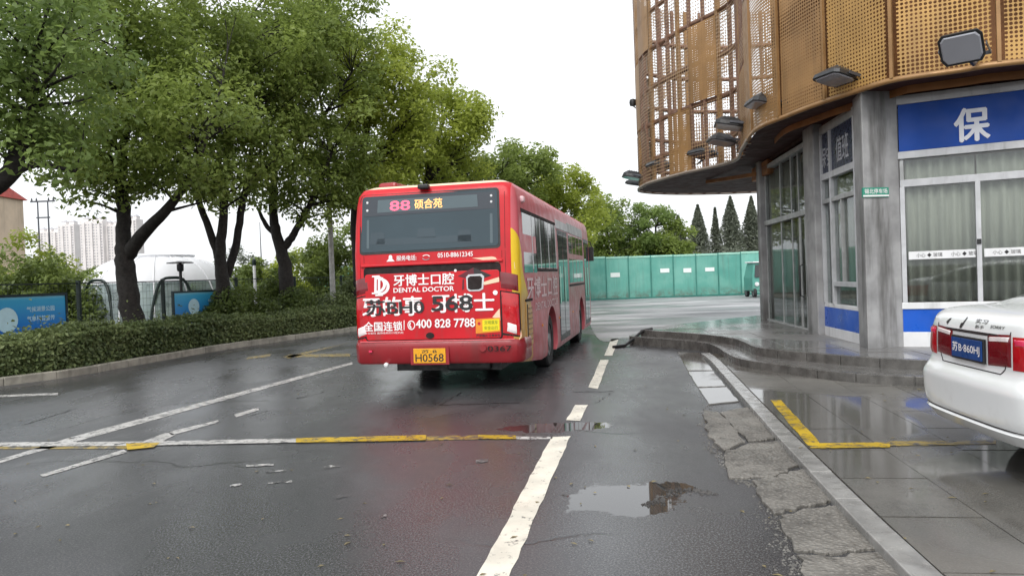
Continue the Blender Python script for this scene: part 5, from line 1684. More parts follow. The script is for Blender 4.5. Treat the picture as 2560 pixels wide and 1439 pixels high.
wheel(ct, -.62, .1, .26, .16, -1, 5); wheel(ct, .62, .1, .26, .16, 1, 5); wheel(ct, -.62, 1.4, .26, .16, -1, 5); wheel(ct, .62, 1.4, .26, .16, 1, 5)

# ================================================================ trees
def limb(mb, a, b, r0, r1, bend=.12, n=6, seg=8, rng=random):
    a, b = Vector(a), Vector(b)
    L = (b - a).length
    o = Vector((rng.uniform(-1, 1), rng.uniform(-1, 1), rng.uniform(-.4, .4))) * L * bend
    pts = [a.lerp(b, i / n) + o * math.sin(PI * i / n) for i in range(n + 1)]
    mb.tube(pts, [r0 + (r1 - r0) * i / n for i in range(n + 1)], seg)
    return pts
def tree(name, label, base, limbs, crown, leafmat, per, leaf, seed, group, nclump=90, rc=(.55, 1.0), twig=True, extra=()):
    """base point; limbs = polylines with radii (world); crown = [(centre, radii)] ellipsoids of leaf clumps"""
    rnd = random.Random(seed); rng = np.random.default_rng(seed)
    t = thing(name, label, 'tree', base, 0, group, world=True)
    mb = MB()
    skel = []
    for pts, rad in limbs:
        P = catmull(pts, 5)
        R_ = [np.interp(i / (len(P) - 1), np.linspace(0, 1, len(rad)), rad) for i in range(len(P))]
        P = [p + Vector((rnd.uniform(-1, 1), rnd.uniform(-1, 1), 0)) * R_[i] * .12 for i, p in enumerate(P)]
        mb.tube(P, [float(r_) for r_ in R_], 12)
        skel += [(p, R_[i]) for i, p in enumerate(P) if p.z > base[2] + 2.0]
    C, RR = [], []
    tot = sum(r_[0] * r_[1] * r_[2] for _, r_ in crown)
    for c, r_ in crown:
        k = max(4, int(nclump * r_[0] * r_[1] * r_[2] / tot))
        d, b = ball(k, rng, .38)
        for q in b:
            C.append(np.array(c) + q * np.array(r_)); RR.append(rng.uniform(*rc))
    if twig and skel:
        for c in C:
            if rnd.random() < .75:
                cv = Vector(c)
                s_ = min(skel, key=lambda s__: (s__[0] - cv).length + max(0, s__[0].z - cv.z + .3) * 2)
                if (s_[0] - cv).length < 3.4:
                    limb(mb, s_[0], cv, min(.05, float(s_[1]) * .5), .012, .10, 5, 6, rnd)
    part('trunk', mb, 'bark', t, True)
    P, N, T = clumps(C, RR, per, rng)
    link('crown', leaf_mesh('crown', P, N, leaf, M[leafmat], rng, .5, T), None, t)
    return t
GR = 'street trees along the left kerb'
def off(i_px, py0, d): return None
# positions along the planting bed
def bed_at(px, o):
    best = None
    for i in range(len(KL) - 1):
        p = KL[i] + normal_at(KL, i) * o
        x = 1280 + FPX * p.x / max(.1, p.y)
        if best is None or abs(x - px) < best[0]: best = (abs(x - px), p)
    p = best[1].copy(); p.z = .13
    return p
def U(px, py, base, dy=0.0):
    """point over the tree at the depth of its base (or dy further)"""
    return DP(px, py, base.y + dy)
V = Vector
# big forked tree in front of the dome
b1 = bed_at(318, 2.0)
tree('camphor_tree', 'broad tree with a dark forked trunk standing in front of the white dome tent', b1,
     [([b1 + V((0, 0, -.1)), U(322, 740, b1), U(312, 650, b1), U(310, 600, b1), U(308, 520, b1), U(300, 430, b1, .3), U(320, 280, b1, .2), U(300, 90, b1)], [.29, .26, .24, .19, .17, .14, .09, .04]),
      ([U(318, 640, b1), U(352, 590, b1, -.2), U(410, 530, b1, -.5), U(470, 450, b1, -.6), U(520, 330, b1, -.3), U(560, 180, b1, 0)], [.19, .17, .13, .09, .06, .03]),
      ([U(306, 470, b1), U(230, 380, b1, .4), U(160, 300, b1, .6)], [.12, .09, .05]),
      ([U(302, 420, b1), U(400, 340, b1, .6), U(420, 200, b1, 1.2)], [.10, .08, .04])],
     [(U(330, 215, b1), (3.1, 2.6, 2.5)), (U(330, 60, b1), (2.8, 2.4, 2.0)), (U(330, 425, b1, -.2), (2.0, 1.7, .75)), (U(455, 470, b1, -.8), (1.1, .9, .8)), (U(190, 400, b1), (1.3, 1.2, .9)), (U(480, 300, b1, -1.7), (1.7, .8, 1.7)), (U(330, 330, b1, -1.8), (2.2, .8, 1.3)), (U(230, 470, b1, -.3), (1.0, 1.0, .5))],
     'leaf_tree', 350, .135, 1, GR, 205, (.45, .85))
# leaning tree at the left edge
b0 = V((-11.6, 14.3, .13))
tree('camphor_tree', 'leaning tree at the left edge with only a dark bough and leaves in view', b0,
     [([b0 + V((0, 0, -.1)), b0 + V((.1, 0, 1.6)), U(-60, 500, b0), U(20, 440, b0), U(45, 370, b0), U(75, 290, b0), U(90, 140, b0)], [.30, .26, .24, .17, .15, .10, .06]),
      ([U(-60, 500, b0), U(-140, 300, b0), U(-200, 100, b0)], [.2, .14, .08]), ([U(20, 440, b0), U(90, 412, b0), U(190, 428, b0, .2)], [.09, .06, .03])],
     [(U(40, 130, b0), (2.2, 2.0, 2.0)), (U(-160, 200, b0), (2.2, 2.2, 2.2)), (U(150, 340, b0, .2), (1.2, 1.2, .85)), (U(70, 300, b0, -.8), (1.3, .7, 1.0)), (U(60, 150, b0, -1.2), (1.6, .7, 1.3))],
     'leaf_dark', 360, .13, 2, GR, 125, (.4, .8))
b2 = bed_at(572, 2.1)
tree('camphor_tree', 'multi-stemmed tree with three thin trunks just right of the dome tent', b2,
     [([b2 + V((0, 0, -.1)), U(556, 720, b2), U(550, 640, b2), U(558, 540, b2), U(565, 440, b2), U(572, 300, b2), U(600, 120, b2)], [.24, .21, .17, .13, .11, .09, .04]),
      ([U(552, 660, b2), U(522, 570, b2), U(492, 490, b2), U(470, 380, b2)], [.13, .11, .09, .05]),
      ([U(566, 690, b2, .4), U(590, 610, b2, .4), U(604, 520, b2, .4), U(622, 430, b2, .4), U(640, 260, b2, .5)], [.14, .12, .11, .09, .05])],
     [(U(565, 220, b2), (2.5, 2.4, 2.4)), (U(610, 80, b2), (2.6, 2.4, 2.0)), (U(540, 430, b2), (1.6, 1.6, .9)), (U(640, 420, b2), (1.5, 1.5, 1.1)), (U(600, 320, b2, -1.6), (2.2, .8, 1.6)), (U(500, 470, b2, -.5), (.8, .8, .5))],
     'leaf_tree', 350, .14, 3, GR, 170, (.45, .85))
b3 = bed_at(722, 2.1)
tree('camphor_tree', 'tree with a dark Y-shaped trunk left of the bus', b3,
     [([b3 + V((0, 0, -.1)), U(716, 700, b3), U(706, 640, b3), U(690, 580, b3), U(682, 520, b3), U(690, 400, b3), U(720, 200, b3), U(760, 40, b3)], [.27, .25, .21, .17, .14, .11, .07, .03]),
      ([U(704, 625, b3), U(728, 595, b3), U(748, 560, b3), U(790, 480, b3, -.4), U(830, 380, b3, -.5)], [.15, .13, .11, .08, .05]),
      ([U(690, 590, b3), U(664, 560, b3), U(645, 520, b3)], [.09, .08, .05]),
      ([U(690, 400, b3), U(800, 300, b3, .5), U(880, 180, b3, .6)], [.10, .07, .03])],
     [(U(760, 200, b3), (2.7, 2.4, 2.4)), (U(780, 60, b3), (2.3, 2.4, 1.9)), (U(750, 440, b3, -.3), (1.9, 1.7, 1.2)), (U(830, 390, b3), (1.5, 1.6, 1.5)), (U(780, 320, b3, -1.6), (2.0, .8, 1.7)), (U(820, 520, b3, -.4), (1.0, 1.0, .8)), (U(660, 470, b3, -.2), (.9, .9, .6))],
     'leaf_tree', 345, .145, 4, GR, 185, (.45, .85))
b4 = V((-5.9, 28.2, .13))
tree('camphor_tree', 'tall yellow-green tree rising just above the left of the bus roof', b4,
     [([b4 + V((0, 0, -.1)), b4 + V((.1, 0, 2)), U(890, 520, b4), U(905, 400, b4), U(930, 250, b4), U(950, 130, b4)], [.28, .25, .2, .16, .10, .04]),
      ([U(892, 500, b4), U(830, 380, b4), U(800, 250, b4)], [.14, .10, .05]), ([U(900, 430, b4), U(990, 330, b4), U(1040, 230, b4)], [.14, .10, .05])],
     [(U(955, 250, b4), (2.5, 2.4, 2.3)), (U(900, 150, b4), (2.1, 2.2, 1.5)), (U(880, 430, b4), (2.6, 2.2, 1.6)), (U(1030, 300, b4), (1.3, 1.5, 1.7))],
     'leaf_yell', 430, .15, 5, GR, 130, (.5, .9))
b5 = V((-4.0, 32.4, .13))
tree('camphor_tree', 'tree behind the middle of the bus roof with loose leafy tips against the sky', b5,
     [([b5 + V((0, 0, -.1)), b5 + V((0, 0, 2)), U(1060, 500, b5), U(1080, 400, b5), U(1110, 300, b5)], [.26, .23, .18, .12, .05]),
      ([U(1062, 490, b5), U(1000, 400, b5), U(970, 320, b5)], [.12, .09, .04]), ([U(1070, 450, b5), U(1150, 370, b5), U(1200, 310, b5)], [.12, .08, .03])],
     [(U(1110, 330, b5), (2.3, 2.2, 1.9)), (U(1185, 330, b5), (1.1, 1.4, 1.4)), (U(1060, 440, b5), (2.7, 2.2, 1.3)), (U(1120, 260, b5), (1.0, 1.2, .8))],
     'leaf_yell', 400, .16, 6, GR, 115, (.45, .85))
b6 = V((-1.2, 37.2, .13))
tree('camphor_tree', 'lower green tree behind the right half of the bus roof', b6,
     [([b6 + V((0, 0, -.1)), b6 + V((0, 0, 2)), U(1240, 520, b6), U(1260, 430, b6)], [.22, .2, .14, .05]), ([U(1240, 510, b6), U(1170, 440, b6)], [.1, .04]), ([U(1242, 500, b6), U(1330, 430, b6)], [.1, .04])],
     [(U(1180, 430, b6), (2.6, 2.2, 1.5)), (U(1290, 430, b6), (2.2, 2.2, 1.4)), (U(1320, 385, b6), (1.3, 1.4, .9))],
     'leaf_tree', 360, .18, 7, GR, 90, (.45, .85))
b7 = V((2.2, 41.5, .13))
tree('camphor_tree', 'bushy tree filling the gap behind the front of the bus', b7,
     [([b7 + V((0, 0, -.1)), b7 + V((0, 0, 2)), U(1380, 560, b7), U(1390, 480, b7)], [.22, .2, .14, .05]), ([U(1380, 550, b7), U(1450, 480, b7)], [.1, .04])],
     [(U(1370, 470, b7), (2.4, 2.0, 1.7)), (U(1450, 500, b7), (1.9, 2.0, 1.6)), (U(1410, 560, b7), (2.6, 1.8, 1.4))],
     'leaf_yell', 340, .19, 8, GR, 85, (.45, .85))
GR2 = 'broadleaf trees behind the hoarding'
for q, (px, top, d, w, lab, lm) in enumerate(((1520, 470, 49.5, 1.9, 'round green tree behind the left end of the hoarding next to the bus', 'leaf_tree'),
                                         (1575, 500, 50.5, 1.7, 'tree with a pointed top above the hoarding, second from the bus', 'leaf_dark'),
                                         (1640, 495, 51, 1.6, 'tree above the middle of the hoarding under the screen rim', 'leaf_dark'),
                                         (1690, 545, 50, 1.3, 'smallest rounded tree behind the hoarding, left of the conifers', 'leaf_tree'))):
    bb = DP(px, 700, d); bb.z = -.03
    tz = DP(px, top, d).z
    tree('broadleaf_tree', lab, bb, [([bb, bb + V((0, 0, 1.6)), V((bb.x + .1, bb.y, tz * .7))], [.16, .14, .06])],
         [(V((bb.x, bb.y, tz * .68)), (w, w, tz * .27)), (V((bb.x - .7, bb.y, tz * .48)), (w * 1.15, w, tz * .22)), (V((bb.x + .5, bb.y, tz * .40)), (w * 1.2, w, tz * .18)), (V((bb.x + .2, bb.y, tz * .86)), (w * .55, w * .55, tz * .10))],
         lm, 330, .19, 20 + q, GR2, 70, (.4, .75))
# conifers further back
GC = 'row of slim conifers behind the hoarding'
for q, (px, top, d, w, lab) in enumerate(((1700, 540, 78, 1.35, 'leftmost conifer of the row, partly behind the broadleaf tree'),
                                     (1750, 513, 78, 1.35, 'pointed conifer standing alone in the row left of centre'),
                                     (1793, 520, 80, .75, 'thinnest conifer, narrow and see-through, in the middle of the row'),
                                     (1832, 492, 78, 1.5, 'tallest and widest conifer of the row'),
                                     (1884, 492, 79, 1.4, 'rightmost conifer, beside the grey building column'))):
    bb = DP(px, 700, d); bb.z = -.03
    tz = DP(px, top, d).z
    rng = np.random.default_rng(50 + q)
    t = thing('conifer', lab, 'tree', bb, 0, GC, world=True)
    part('trunk', MB().tube([bb, V((bb.x, bb.y, tz * .98))], [.16, .02], 8), 'bark', t, True)
    w *= 1.55
    n = 11000 if w > 1.3 else 4000
    h = rng.uniform(0, 1, n) ** .8
    lvl = np.floor(h * 16) / 16 + rng.uniform(0, .075, n); lvl = np.clip(lvl + rng.normal(0, .012, n), 0, 1)
    a = np.floor(rng.uniform(0, 9, n)) / 9 * 2 * PI + lvl * 9 + rng.normal(0, .34, n)
    rr = (1 - lvl) ** .85 * w * rng.uniform(.15, 1.05, n) * (1 + .12 * np.sin(a * 3))
    P = np.stack([bb.x + rr * np.cos(a), bb.y + rr * np.sin(a), .9 + lvl * (tz - .9) - rr * .12], 1)
    N = rng.normal(size=(n, 3)) + np.array([0, 0, .7])
    link('crown', leaf_mesh('crown', P, N, .26, M['leaf_con'], rng, .4), None, t)
# dark mixed scrub low between conifers and hoarding
def scrub(name, label, cat, c, r, n, leaf, mat, seed, group=None, stems=True):
    rng = np.random.default_rng(seed); rnd = random.Random(seed)
    t = thing(name, label, cat, (c[0], c[1], c[2]), 0, group, world=True)
    k = max(6, int(9 * r[0] * r[1]))
    d, b = ball(k, rng, .5)
    b[:, 2] = np.abs(b[:, 2])
    C = np.array([c[0], c[1], c[2] + .15]) + b * np.array(r)
    P, N, T = clumps(C, rng.uniform(.3, .6, k) * min(1.2, max(r)), n / k / .22, rng, .8)
    keep = P[:, 2] > c[2] + .03
    if stems:
        mb = MB()
        for q in C[: min(k, 12)]: limb(mb, (c[0] + rnd.uniform(-.2, .2), c[1] + rnd.uniform(-.2, .2), c[2]), q, .03, .008, .1, 4, 5, rnd)
        part('stems', mb, 'bark', t)
    link('foliage', leaf_mesh('foliage', P[keep], N[keep], leaf, M[mat], rng, .5, T[keep]), None, t)
    return t
for q, (px, d, r) in enumerate(((1715, 56, (2.4, 1.5, 2.2)), (1770, 57, (2.4, 1.5, 1.9)), (1830, 57, (2.6, 1.5, 2.0)), (1890, 56, (2.4, 1.5, 2.1)))):
    p = DP(px, 700, d)
    scrub('shrub', ('scrubby bush showing over the hoarding at the foot of the leftmost conifer', 'scrubby bush showing over the hoarding between the second and thin conifers', 'scrubby bush showing over the hoarding below the tallest conifer', 'scrubby bush showing over the hoarding beside the grey building column')[q], 'shrub', (p.x, p.y, .9), r, 2200, .2, 'leaf_con', 80 + q, 'scrub behind the hoarding')

# ================================================================ hedge along the left kerb
def hedge():
    rng = np.random.default_rng(5)
    t = thing('clipped_hedge', 'low clipped evergreen hedge running along the left kerb', 'hedge', KL[6], 0, None, True)
    P, N = [], []
    idx0 = next(i for i, p in enumerate(KL) if p.y > 8.5); idx1 = next(i for i, p in enumerate(KL) if p.y > 31)
    mb = MB(); prof = []
    for i in range(idx0, idx1):
        a, b = KL[i], KL[i + 1]
        nn = normal_at(KL, i)
        L = (b - a).length
        dist = a.y
        k = int((5200 if dist < 16 else 3600 if dist < 22 else 2200) * L)
        s_ = rng.uniform(0, 1, k)
        side = rng.uniform(0, 1, k)
        o = np.where(side < .5, .26 + rng.normal(0, .05, k), .30 + rng.uniform(0, .95, k))
        hh = .68 + .06 * math.sin(i * 1.3) + .05 * math.sin(i * .47) + .03 * math.sin(i * 2.9)
        z = np.where(side < .5, rng.uniform(.02, hh, k), hh + rng.normal(0, .05, k) + np.where(rng.uniform(0, 1, k) < .05, rng.exponential(.09, k), 0))
        o = o + np.where(side < .5, (z / hh - .5) * -.06, 0)
        x = a.x + (b.x - a.x) * s_ + nn.x * o; y = a.y + (b.y - a.y) * s_ + nn.y * o
        P.append(np.stack([x, y, z + .13], 1))
        base = np.array([-nn.x, -nn.y, .45]) * 1.0
        up = np.array([-.2 * nn.x, -.2 * nn.y, 1.0])
        N.append(np.where((side < .5)[:, None], base, up) + rng.normal(size=(k, 3)) * .55)
    P, N = np.concatenate(P), np.concatenate(N)
    link('foliage', leaf_mesh('foliage', P, N, .075, M['leaf_hedge'], rng, .55), None, t)
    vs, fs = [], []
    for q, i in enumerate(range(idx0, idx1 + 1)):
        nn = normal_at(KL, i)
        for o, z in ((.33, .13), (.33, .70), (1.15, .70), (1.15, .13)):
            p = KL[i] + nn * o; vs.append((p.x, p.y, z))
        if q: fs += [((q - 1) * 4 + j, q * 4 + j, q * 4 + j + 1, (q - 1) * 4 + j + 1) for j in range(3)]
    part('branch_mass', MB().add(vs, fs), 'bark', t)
hedge()
# ---- green wire fence with posts
FO = 3.2
FL = [KL[i] + normal_at(KL, i) * FO for i in range(len(KL))]
FL = resample(FL, .05)
def fl_at(px):
    i = min(range(len(FL)), key=lambda k: abs(1280 + FPX * FL[k].x / max(.2, FL[k].y) - px) if FL[k].y > 3 else 1e9)
    return FL[i], i
fence = thing('wire_fence', 'dark green wire mesh fence with square posts behind the hedge', 'fence', fl_at(200)[0], world=True)
pA, iA = fl_at(196); pB, iB = fl_at(406)
stp = max(8, iB - iA)
posts = [iA + k * stp for k in range(-2, 7) if 0 < iA + k * stp < len(FL)]
FZ = DP(406, 703, pB.y).z
for i in posts:
    p = FL[i]
    part('post', MB().box((p.x, p.y, FZ / 2 + .05), (.09, .09, FZ + .05)), 'fence_green', fence, bevel=.006)
for i, j in zip(posts, posts[1:]):
    a, b = FL[i], FL[j]
    mb = MB()
    for z in np.arange(.25, FZ, .2): mb.bar(V((a.x, a.y, z)), V((b.x, b.y, z)), .007, .007)
    for s_ in np.arange(.06, 1, .045):
        p = a.lerp(b, s_); mb.bar(V((p.x, p.y, .2)), V((p.x, p.y, FZ)), .005, .005, (1, 0, 0))
    mb.bar(V((a.x, a.y, FZ)), V((b.x, b.y, FZ)), .03, .03)
    w_ = part('wire_panel', mb, 'fence_green', fence)
    w_['kind'] = 'stuff'
# ---- blue display boards
def display(px0, px1, yt, yb, o, label, kind):
    LN = resample([KL[i] + normal_at(KL, i) * o for i in range(len(KL))], .03)
    def f(px): return min((p for p in LN if p.y > 3), key=lambda p: abs(1280 + FPX * p.x / p.y - px))
    a, b = f(px0), f(px1)
    e_ = (b - a).normalized(); n_ = Vector((e_.y, -e_.x, 0))
    if n_.dot(-a) < 0: n_ = -n_
    z1, z0 = DP(px1, yt, b.y).z, DP(px1, yb, b.y).z
    t = thing('display_board', label, 'board', ((a.x + b.x) / 2, (a.y + b.y) / 2, .13), 0, 'blue display boards behind the hedge', True)
    def Q(s_, z, oo): return a + e_ * s_ + n_ * oo + V((0, 0, z))
    L = (b - a).length
    def pb(s0, s1, q0, q1, o0, o1, nm, mt, par=t, bev=.0):
        vs = [Q(s_, z, oo) for z in (q0, q1) for s_, oo in ((s0, o0), (s1, o0), (s1, o1), (s0, o1))]
        return part(nm, MB().add(vs, [(0, 3, 2, 1), (4, 5, 6, 7), (0, 1, 5, 4), (1, 2, 6, 5), (2, 3, 7, 6), (3, 0, 4, 7)]), mt, par, bevel=bev)
    fr = .055
    pr = pb(fr, L - fr, z0 + fr, z1 - fr, 0, .03, 'print', board_print('blue_print_' + kind, z0, z1))
    pb(0, L, z1 - fr, z1, -.02, .05, 'frame_bar', 'board_back'); pb(0, L, z0, z0 + fr, -.02, .05, 'frame_bar', 'board_back')
    pb(0, fr, z0 + fr, z1 - fr, -.02, .05, 'frame_bar', 'board_back'); pb(L - fr, L, z0 + fr, z1 - fr, -.02, .05, 'frame_bar', 'board_back')
    for s_ in (.12, L - .12): pb(s_ - .03, s_ + .03, .1, z0, -.02, .03, 'leg', 'board_back')
    M['pale_print'] = MATS.get('pale_blue_print') or plain('pale_blue_print', lin('#bfe3ee'), .4, .05)
    def disc(cs, cz, r, mt, oo):
        vs = [Q(cs + r * math.cos(k / 20 * 2 * PI), cz + r * 1.1 * math.sin(k / 20 * 2 * PI), oo) for k in range(20)]
        part('picture', MB().add(vs, [tuple(range(20))]), mt, pr)
    H_ = z1 - z0
    if kind == 'a':
        disc(L - (165 - 0) / 165 * 0 - L * .50, z0 + H_ * .45, .21 * H_ / .85, 'pale_print', .034)
        for q, s_ in enumerate(('气候湖景公园', '气象科普宣传')):
            u0, u1 = L * .655, L * .885
            zz_ = z0 + H_ * (.60 - q * .21)
            lettering(s_, lambda u, v, w_, u0=u0, u1=u1, zz_=zz_: Q(u0 + u * (u1 - u0), zz_ + v * H_ * .12, .034), 'pale_print', pr, .01)
        # skyline silhouette along the bottom
        rnd = random.Random(4); pts = [Q(fr + .03, z0 + .09, .033)]
        xs = np.linspace(fr + .03, L * .88, 26); 
        for k, x in enumerate(xs): pts.append(Q(x, z0 + .115 + rnd.uniform(0, .05) + (.10 if k in (21, 23) else 0), .033))
        pts.append(Q(L * .88, z0 + .09, .033))
        part('picture', MB().add(pts, [tuple(range(len(pts)))]), 'pale_print', pr)
    elif kind == 'b':
        disc(L * .34, z0 + H_ * .55, .17 * H_ / .85, 'pale_print', .034)
        for q, s_ in enumerate(('气象观测', '科普园地')):
            zz_ = z0 + H_ * (.60 - q * .25)
            lettering(s_, lambda u, v, w_, zz_=zz_: Q(L * .58 + u * L * .3, zz_ + v * H_ * .14, .034), 'pale_print', pr, .008)
    else:
        disc(L * .5, z0 + H_ * .5, .1, 'pale_print', .034)
    return t
display(-170, 165, 731, 838, 2.0, 'wide blue display board with white lettering at the left edge behind the hedge', 'a')
display(428, 575, 722, 806, 2.3, 'blue display board partly covered by leaves in front of the dome tent', 'b')
display(695, 745, 722, 800, 2.6, 'small blue display board almost hidden in shrubs near the bus', 'c')

# ================================================================ dome tents
def dome(px, depth, rad, hgt, label):
    c = DP(px, 700, depth); c.z = .13
    t = thing('dome_tent', label, 'tent', c, RAD(0))
    def P(a, s_):
        # flattened dome profile: near-vertical skirt then round top
        th = s_ * PI / 2
        r_ = rad * (math.cos(th) ** .62); z = hgt * (math.sin(th) ** .9)
        return V((r_ * math.cos(a), r_ * math.sin(a), z))
    NS, NL = 16, 10
    for k in range(NS):
        a0, a1 = 2 * PI * k / NS, 2 * PI * (k + 1) / NS
        for nm, mt, s0, s1 in (('clear_panel', 'film', 0, .42), ('cloth_panel', 'dome_cloth', .42, 1.0)):
            vs, fs = [], []
            for i in range(NL + 1):
                for j in range(4):
                    s_ = s0 + (s1 - s0) * i / NL
                    p = P(a0 + (a1 - a0) * j / 3, s_); p *= (1.0 + .012 * math.sin(PI * j / 3) if s_ < .98 else 1)
                    vs.append(p)
            for i in range(NL):
                for j in range(3): fs.append((i * 4 + j, i * 4 + j + 1, i * 4 + j + 5, i * 4 + j + 4))
            part(nm, MB().add(vs, fs), mt, t, True)
        part('seam_rib', MB().tube([P(a0, s_ / 12 * .98) * 1.004 for s_ in range(13)], .025, 6), 'dome_cloth', t, True)
    part('collar', MB().lathe([(rad * .42, hgt * .93), (rad * .46, hgt * 1.0), (rad * .40, hgt * 1.02), (.02, hgt * 1.03)], 28), 'dome_cloth', t, True)
    # dark arched door frame facing the road
    for a in (-1.92, -.95):
        arch = []
        for i in range(15):
            u = -1 + 2 * i / 14
            z = 1.95 * (1 - abs(u) ** 4)
            d = a + u * .32 * (2.6 / rad)
            rr = rad * 1.02
            arch.append(V((math.cos(d) * rr * (1 - .05 * z), math.sin(d) * rr * (1 - .05 * z), z)))
        part('door_arch', MB().tube(arch, .05, 8), 'fence_green', t, True)
    part('base_ring', MB().lathe([(rad * .99, 0), (rad * 1.02, 0), (rad * 1.02, .12), (rad * .99, .12)], 36, closed=True), 'pole', t)
    return t
dome(395, 27.5, 2.85, 2.80, 'white dome tent with clear lower panels behind the wire fence')
# patio heater with flat black hood beside the dome
c = DP(452, 700, 25.0); c.z = .13
t = thing('patio_heater', 'black patio heater with a flat hood standing beside the dome tent', 'heater', c)
hz = DP(452, 652, 25).z - .13
part('hood', MB().lathe([(.02, hz), (.42, hz - .05), (.43, hz - .08), (.1, hz - .07)], 20), 'black', t, True)
part('stand', MB().tube([(0, 0, 0), (0, 0, hz - .06)], .05, 10), 'black', t, True)
part('burner', MB().lathe([(.09, hz - .35), (.11, hz - .3), (.11, hz - .1)], 14), 'blackmetal', t, True)
part('base', MB().lathe([(.24, 0), (.24, .35), (.1, .42)], 16), 'black', t, True)

# ================================================================ shrubs behind the hedge
GS = 'shrubs between hedge and fence'
shr = [((30, 660, 26), (3.0, 2.4, 3.1), 'leaf_shrub', 'large bright bush behind the blue board at the left edge'),
       ((140, 660, 25), (2.4, 2.0, 2.7), 'leaf_shrub', 'yellow-green bush left of the dome tent'),
       ((80, 640, 31), (3.0, 2.2, 4.0), 'leaf_yell', 'bush in front of the pale high-rises, left of the forked tree'),
       ((215, 700, 29.5), (1.5, 1.6, 2.3), 'leaf_shrub', 'small bush touching the left side of the dome tent')]
for q, ((px, py, d), r, mt, lab) in enumerate(shr):
    p = DP(px, py, d)
    scrub('shrub', lab, 'shrub', (p.x, p.y, .13), r, 9000, .15, mt, 100 + q, GS)
low_s = [(335, 2.2, (.75, .6, .75), 'leaf_hedge', 'low weedy plant at the foot of the forked tree'),
         (545, 1.9, (.7, .55, 1.25), 'leaf_shrub', 'leafy sapling growing over the right part of the second blue board'),
         (610, 2.2, (1.1, .8, 1.35), 'leaf_shrub', 'bush right of the second blue board'),
         (668, 2.3, (1.1, .9, 1.5), 'leaf_shrub', 'bush left of the Y-shaped trunk'),
         (735, 1.9, (1.0, .8, 1.2), 'leaf_hedge', 'dark bush covering the small blue board'),
         (790, 2.1, (1.3, .9, 1.6), 'leaf_hedge', 'dark bush between the Y-shaped trunk and the pale pole'),
         (850, 2.0, (1.3, .9, 1.5), 'leaf_hedge', 'dark bush beside the rear corner of the bus')]
for q, (px, o, r, mt, lab) in enumerate(low_s):
    p = bed_at(px, o)
    scrub('shrub', lab, 'shrub', (p.x, p.y, .13), r, 5200, .10, mt, 120 + q, GS)
mid = [((560, 33), (2.2, 1.6, 2.7), 'leaf_shrub', 'bush behind the multi-stemmed tree'), ((640, 36), (2.4, 1.8, 3.0), 'leaf_shrub', 'tall bush seen between the two trunks left of the bus'), ((730, 37), (2.6, 2.0, 3.4), 'leaf_yell', 'bright bush behind the Y-shaped trunk'),
       ((810, 34), (2.6, 2.0, 4.2), 'leaf_shrub', 'tall leafy bush behind the pale pole'), ((880, 38), (2.8, 2.0, 4.6), 'leaf_tree', 'tall bush right behind the left edge of the bus'), ((605, 52), (3.0, 2.2, 4.2), 'leaf_con', 'rounded grey-green bush far behind the three thin trunks'), ((480, 40), (2.4, 2, 2.7), 'leaf_shrub', 'bush showing over the right shoulder of the dome tent')]
for q, ((px, d), r, mt, lab) in enumerate(mid):
    p = DP(px, 700, d)
    scrub('shrub', lab, 'shrub', (p.x, p.y, 0), r, 7000, .17, mt, 140 + q, GS)
# far greenery behind the bus hiding the horizon
rngf = np.random.default_rng(77)
C = []
for k in range(150):
    x = rngf.uniform(-75, 6); y = rngf.uniform(62, 80)
    C.append([x, y, rngf.uniform(.3, 1.5)])
P_, N_, T_ = clumps(C, np.full(len(C), 1.7), 75, rngf, .8)
tag(link('far_thicket', leaf_mesh('far_thicket', P_, N_, .42, M['leaf_con'], rngf, .5, T_)), 'low distant thicket along the horizon beyond the lawn', 'thicket', kind='stuff')
mbg = MB().add([(-120, 30, .0), (-6, 47, .0), (4, 47, .0), (30, 60, .0), (30, 120, .0), (-160, 120, .0), (-160, 30, .0)], [tuple(range(7))])
struct('lawn', mbg, plain('dark_lawn', (.045, .065, .02), .9, .3, 1.5, bump=.5))

# ================================================================ poles, far buildings
c = DP(831, 700, 27.6); c.z = .13
t = thing('lamp_post', 'pale mottled lamp post rising through the leaves left of the bus', 'lamp post', c)
part('post', MB().tube([(0, 0, 0), (0, 0, 6.2)], [.11, .08], 12), 'pole', t, True)
part('lantern', MB().lathe([(.08, 6.2), (.22, 6.3), (.2, 6.65), (.05, 6.75)], 14), 'white_paint', t, True)
part('base', MB().lathe([(.2, 0), (.2, .06), (.13, .12)], 14), 'pole', t, True)
c = DP(637, 700, 30); c.z = .0
t = thing('marker_post', 'short white post among the bushes left of the Y-shaped trunk', 'post', c)
part('post', MB().tube([(0, 0, 0), (0, 0, DP(637, 662, 30).z)], .06, 10), 'white_paint', t, True)
part('cap', MB().lathe([(.065, DP(637, 662, 30).z - .02), (.08, DP(637, 662, 30).z), (.08, DP(637, 650, 30).z), (.02, DP(637, 646, 30).z)], 12), 'fence_green', t, True)
c = DP(655, 690, 120); c.z = 0
t = thing('antenna_mast', 'thin distant mast against the white sky between the two trunks', 'mast', c)
part('mast', MB().tube([(0, 0, 0), (0, 0, DP(655, 555, 120).z)], [.14, .05], 6), 'lamp_grey', t)
part('base', MB().box((0, 0, .2), (.8, .8, .4)), 'pole', t)
c = DP(115, 690, 110); c.z = 0
t = thing('power_pole', 'twin-legged power pole with a cross arm above the bushes at left', 'power pole', c)
zt_ = DP(115, 503, 110).z
for dx in (-.75, .75): part('leg', MB().tube([(dx, 0, 0), (dx, 0, zt_)], [.16, .10], 8), 'lamp_grey', t)
part('cross_arm', MB().box((0, 0, zt_), (3.6, .2, .22)), 'lamp_grey', t)
part('cross_arm', MB().box((0, 0, zt_ - 2.4), (2.0, .18, .2)), 'lamp_grey', t)
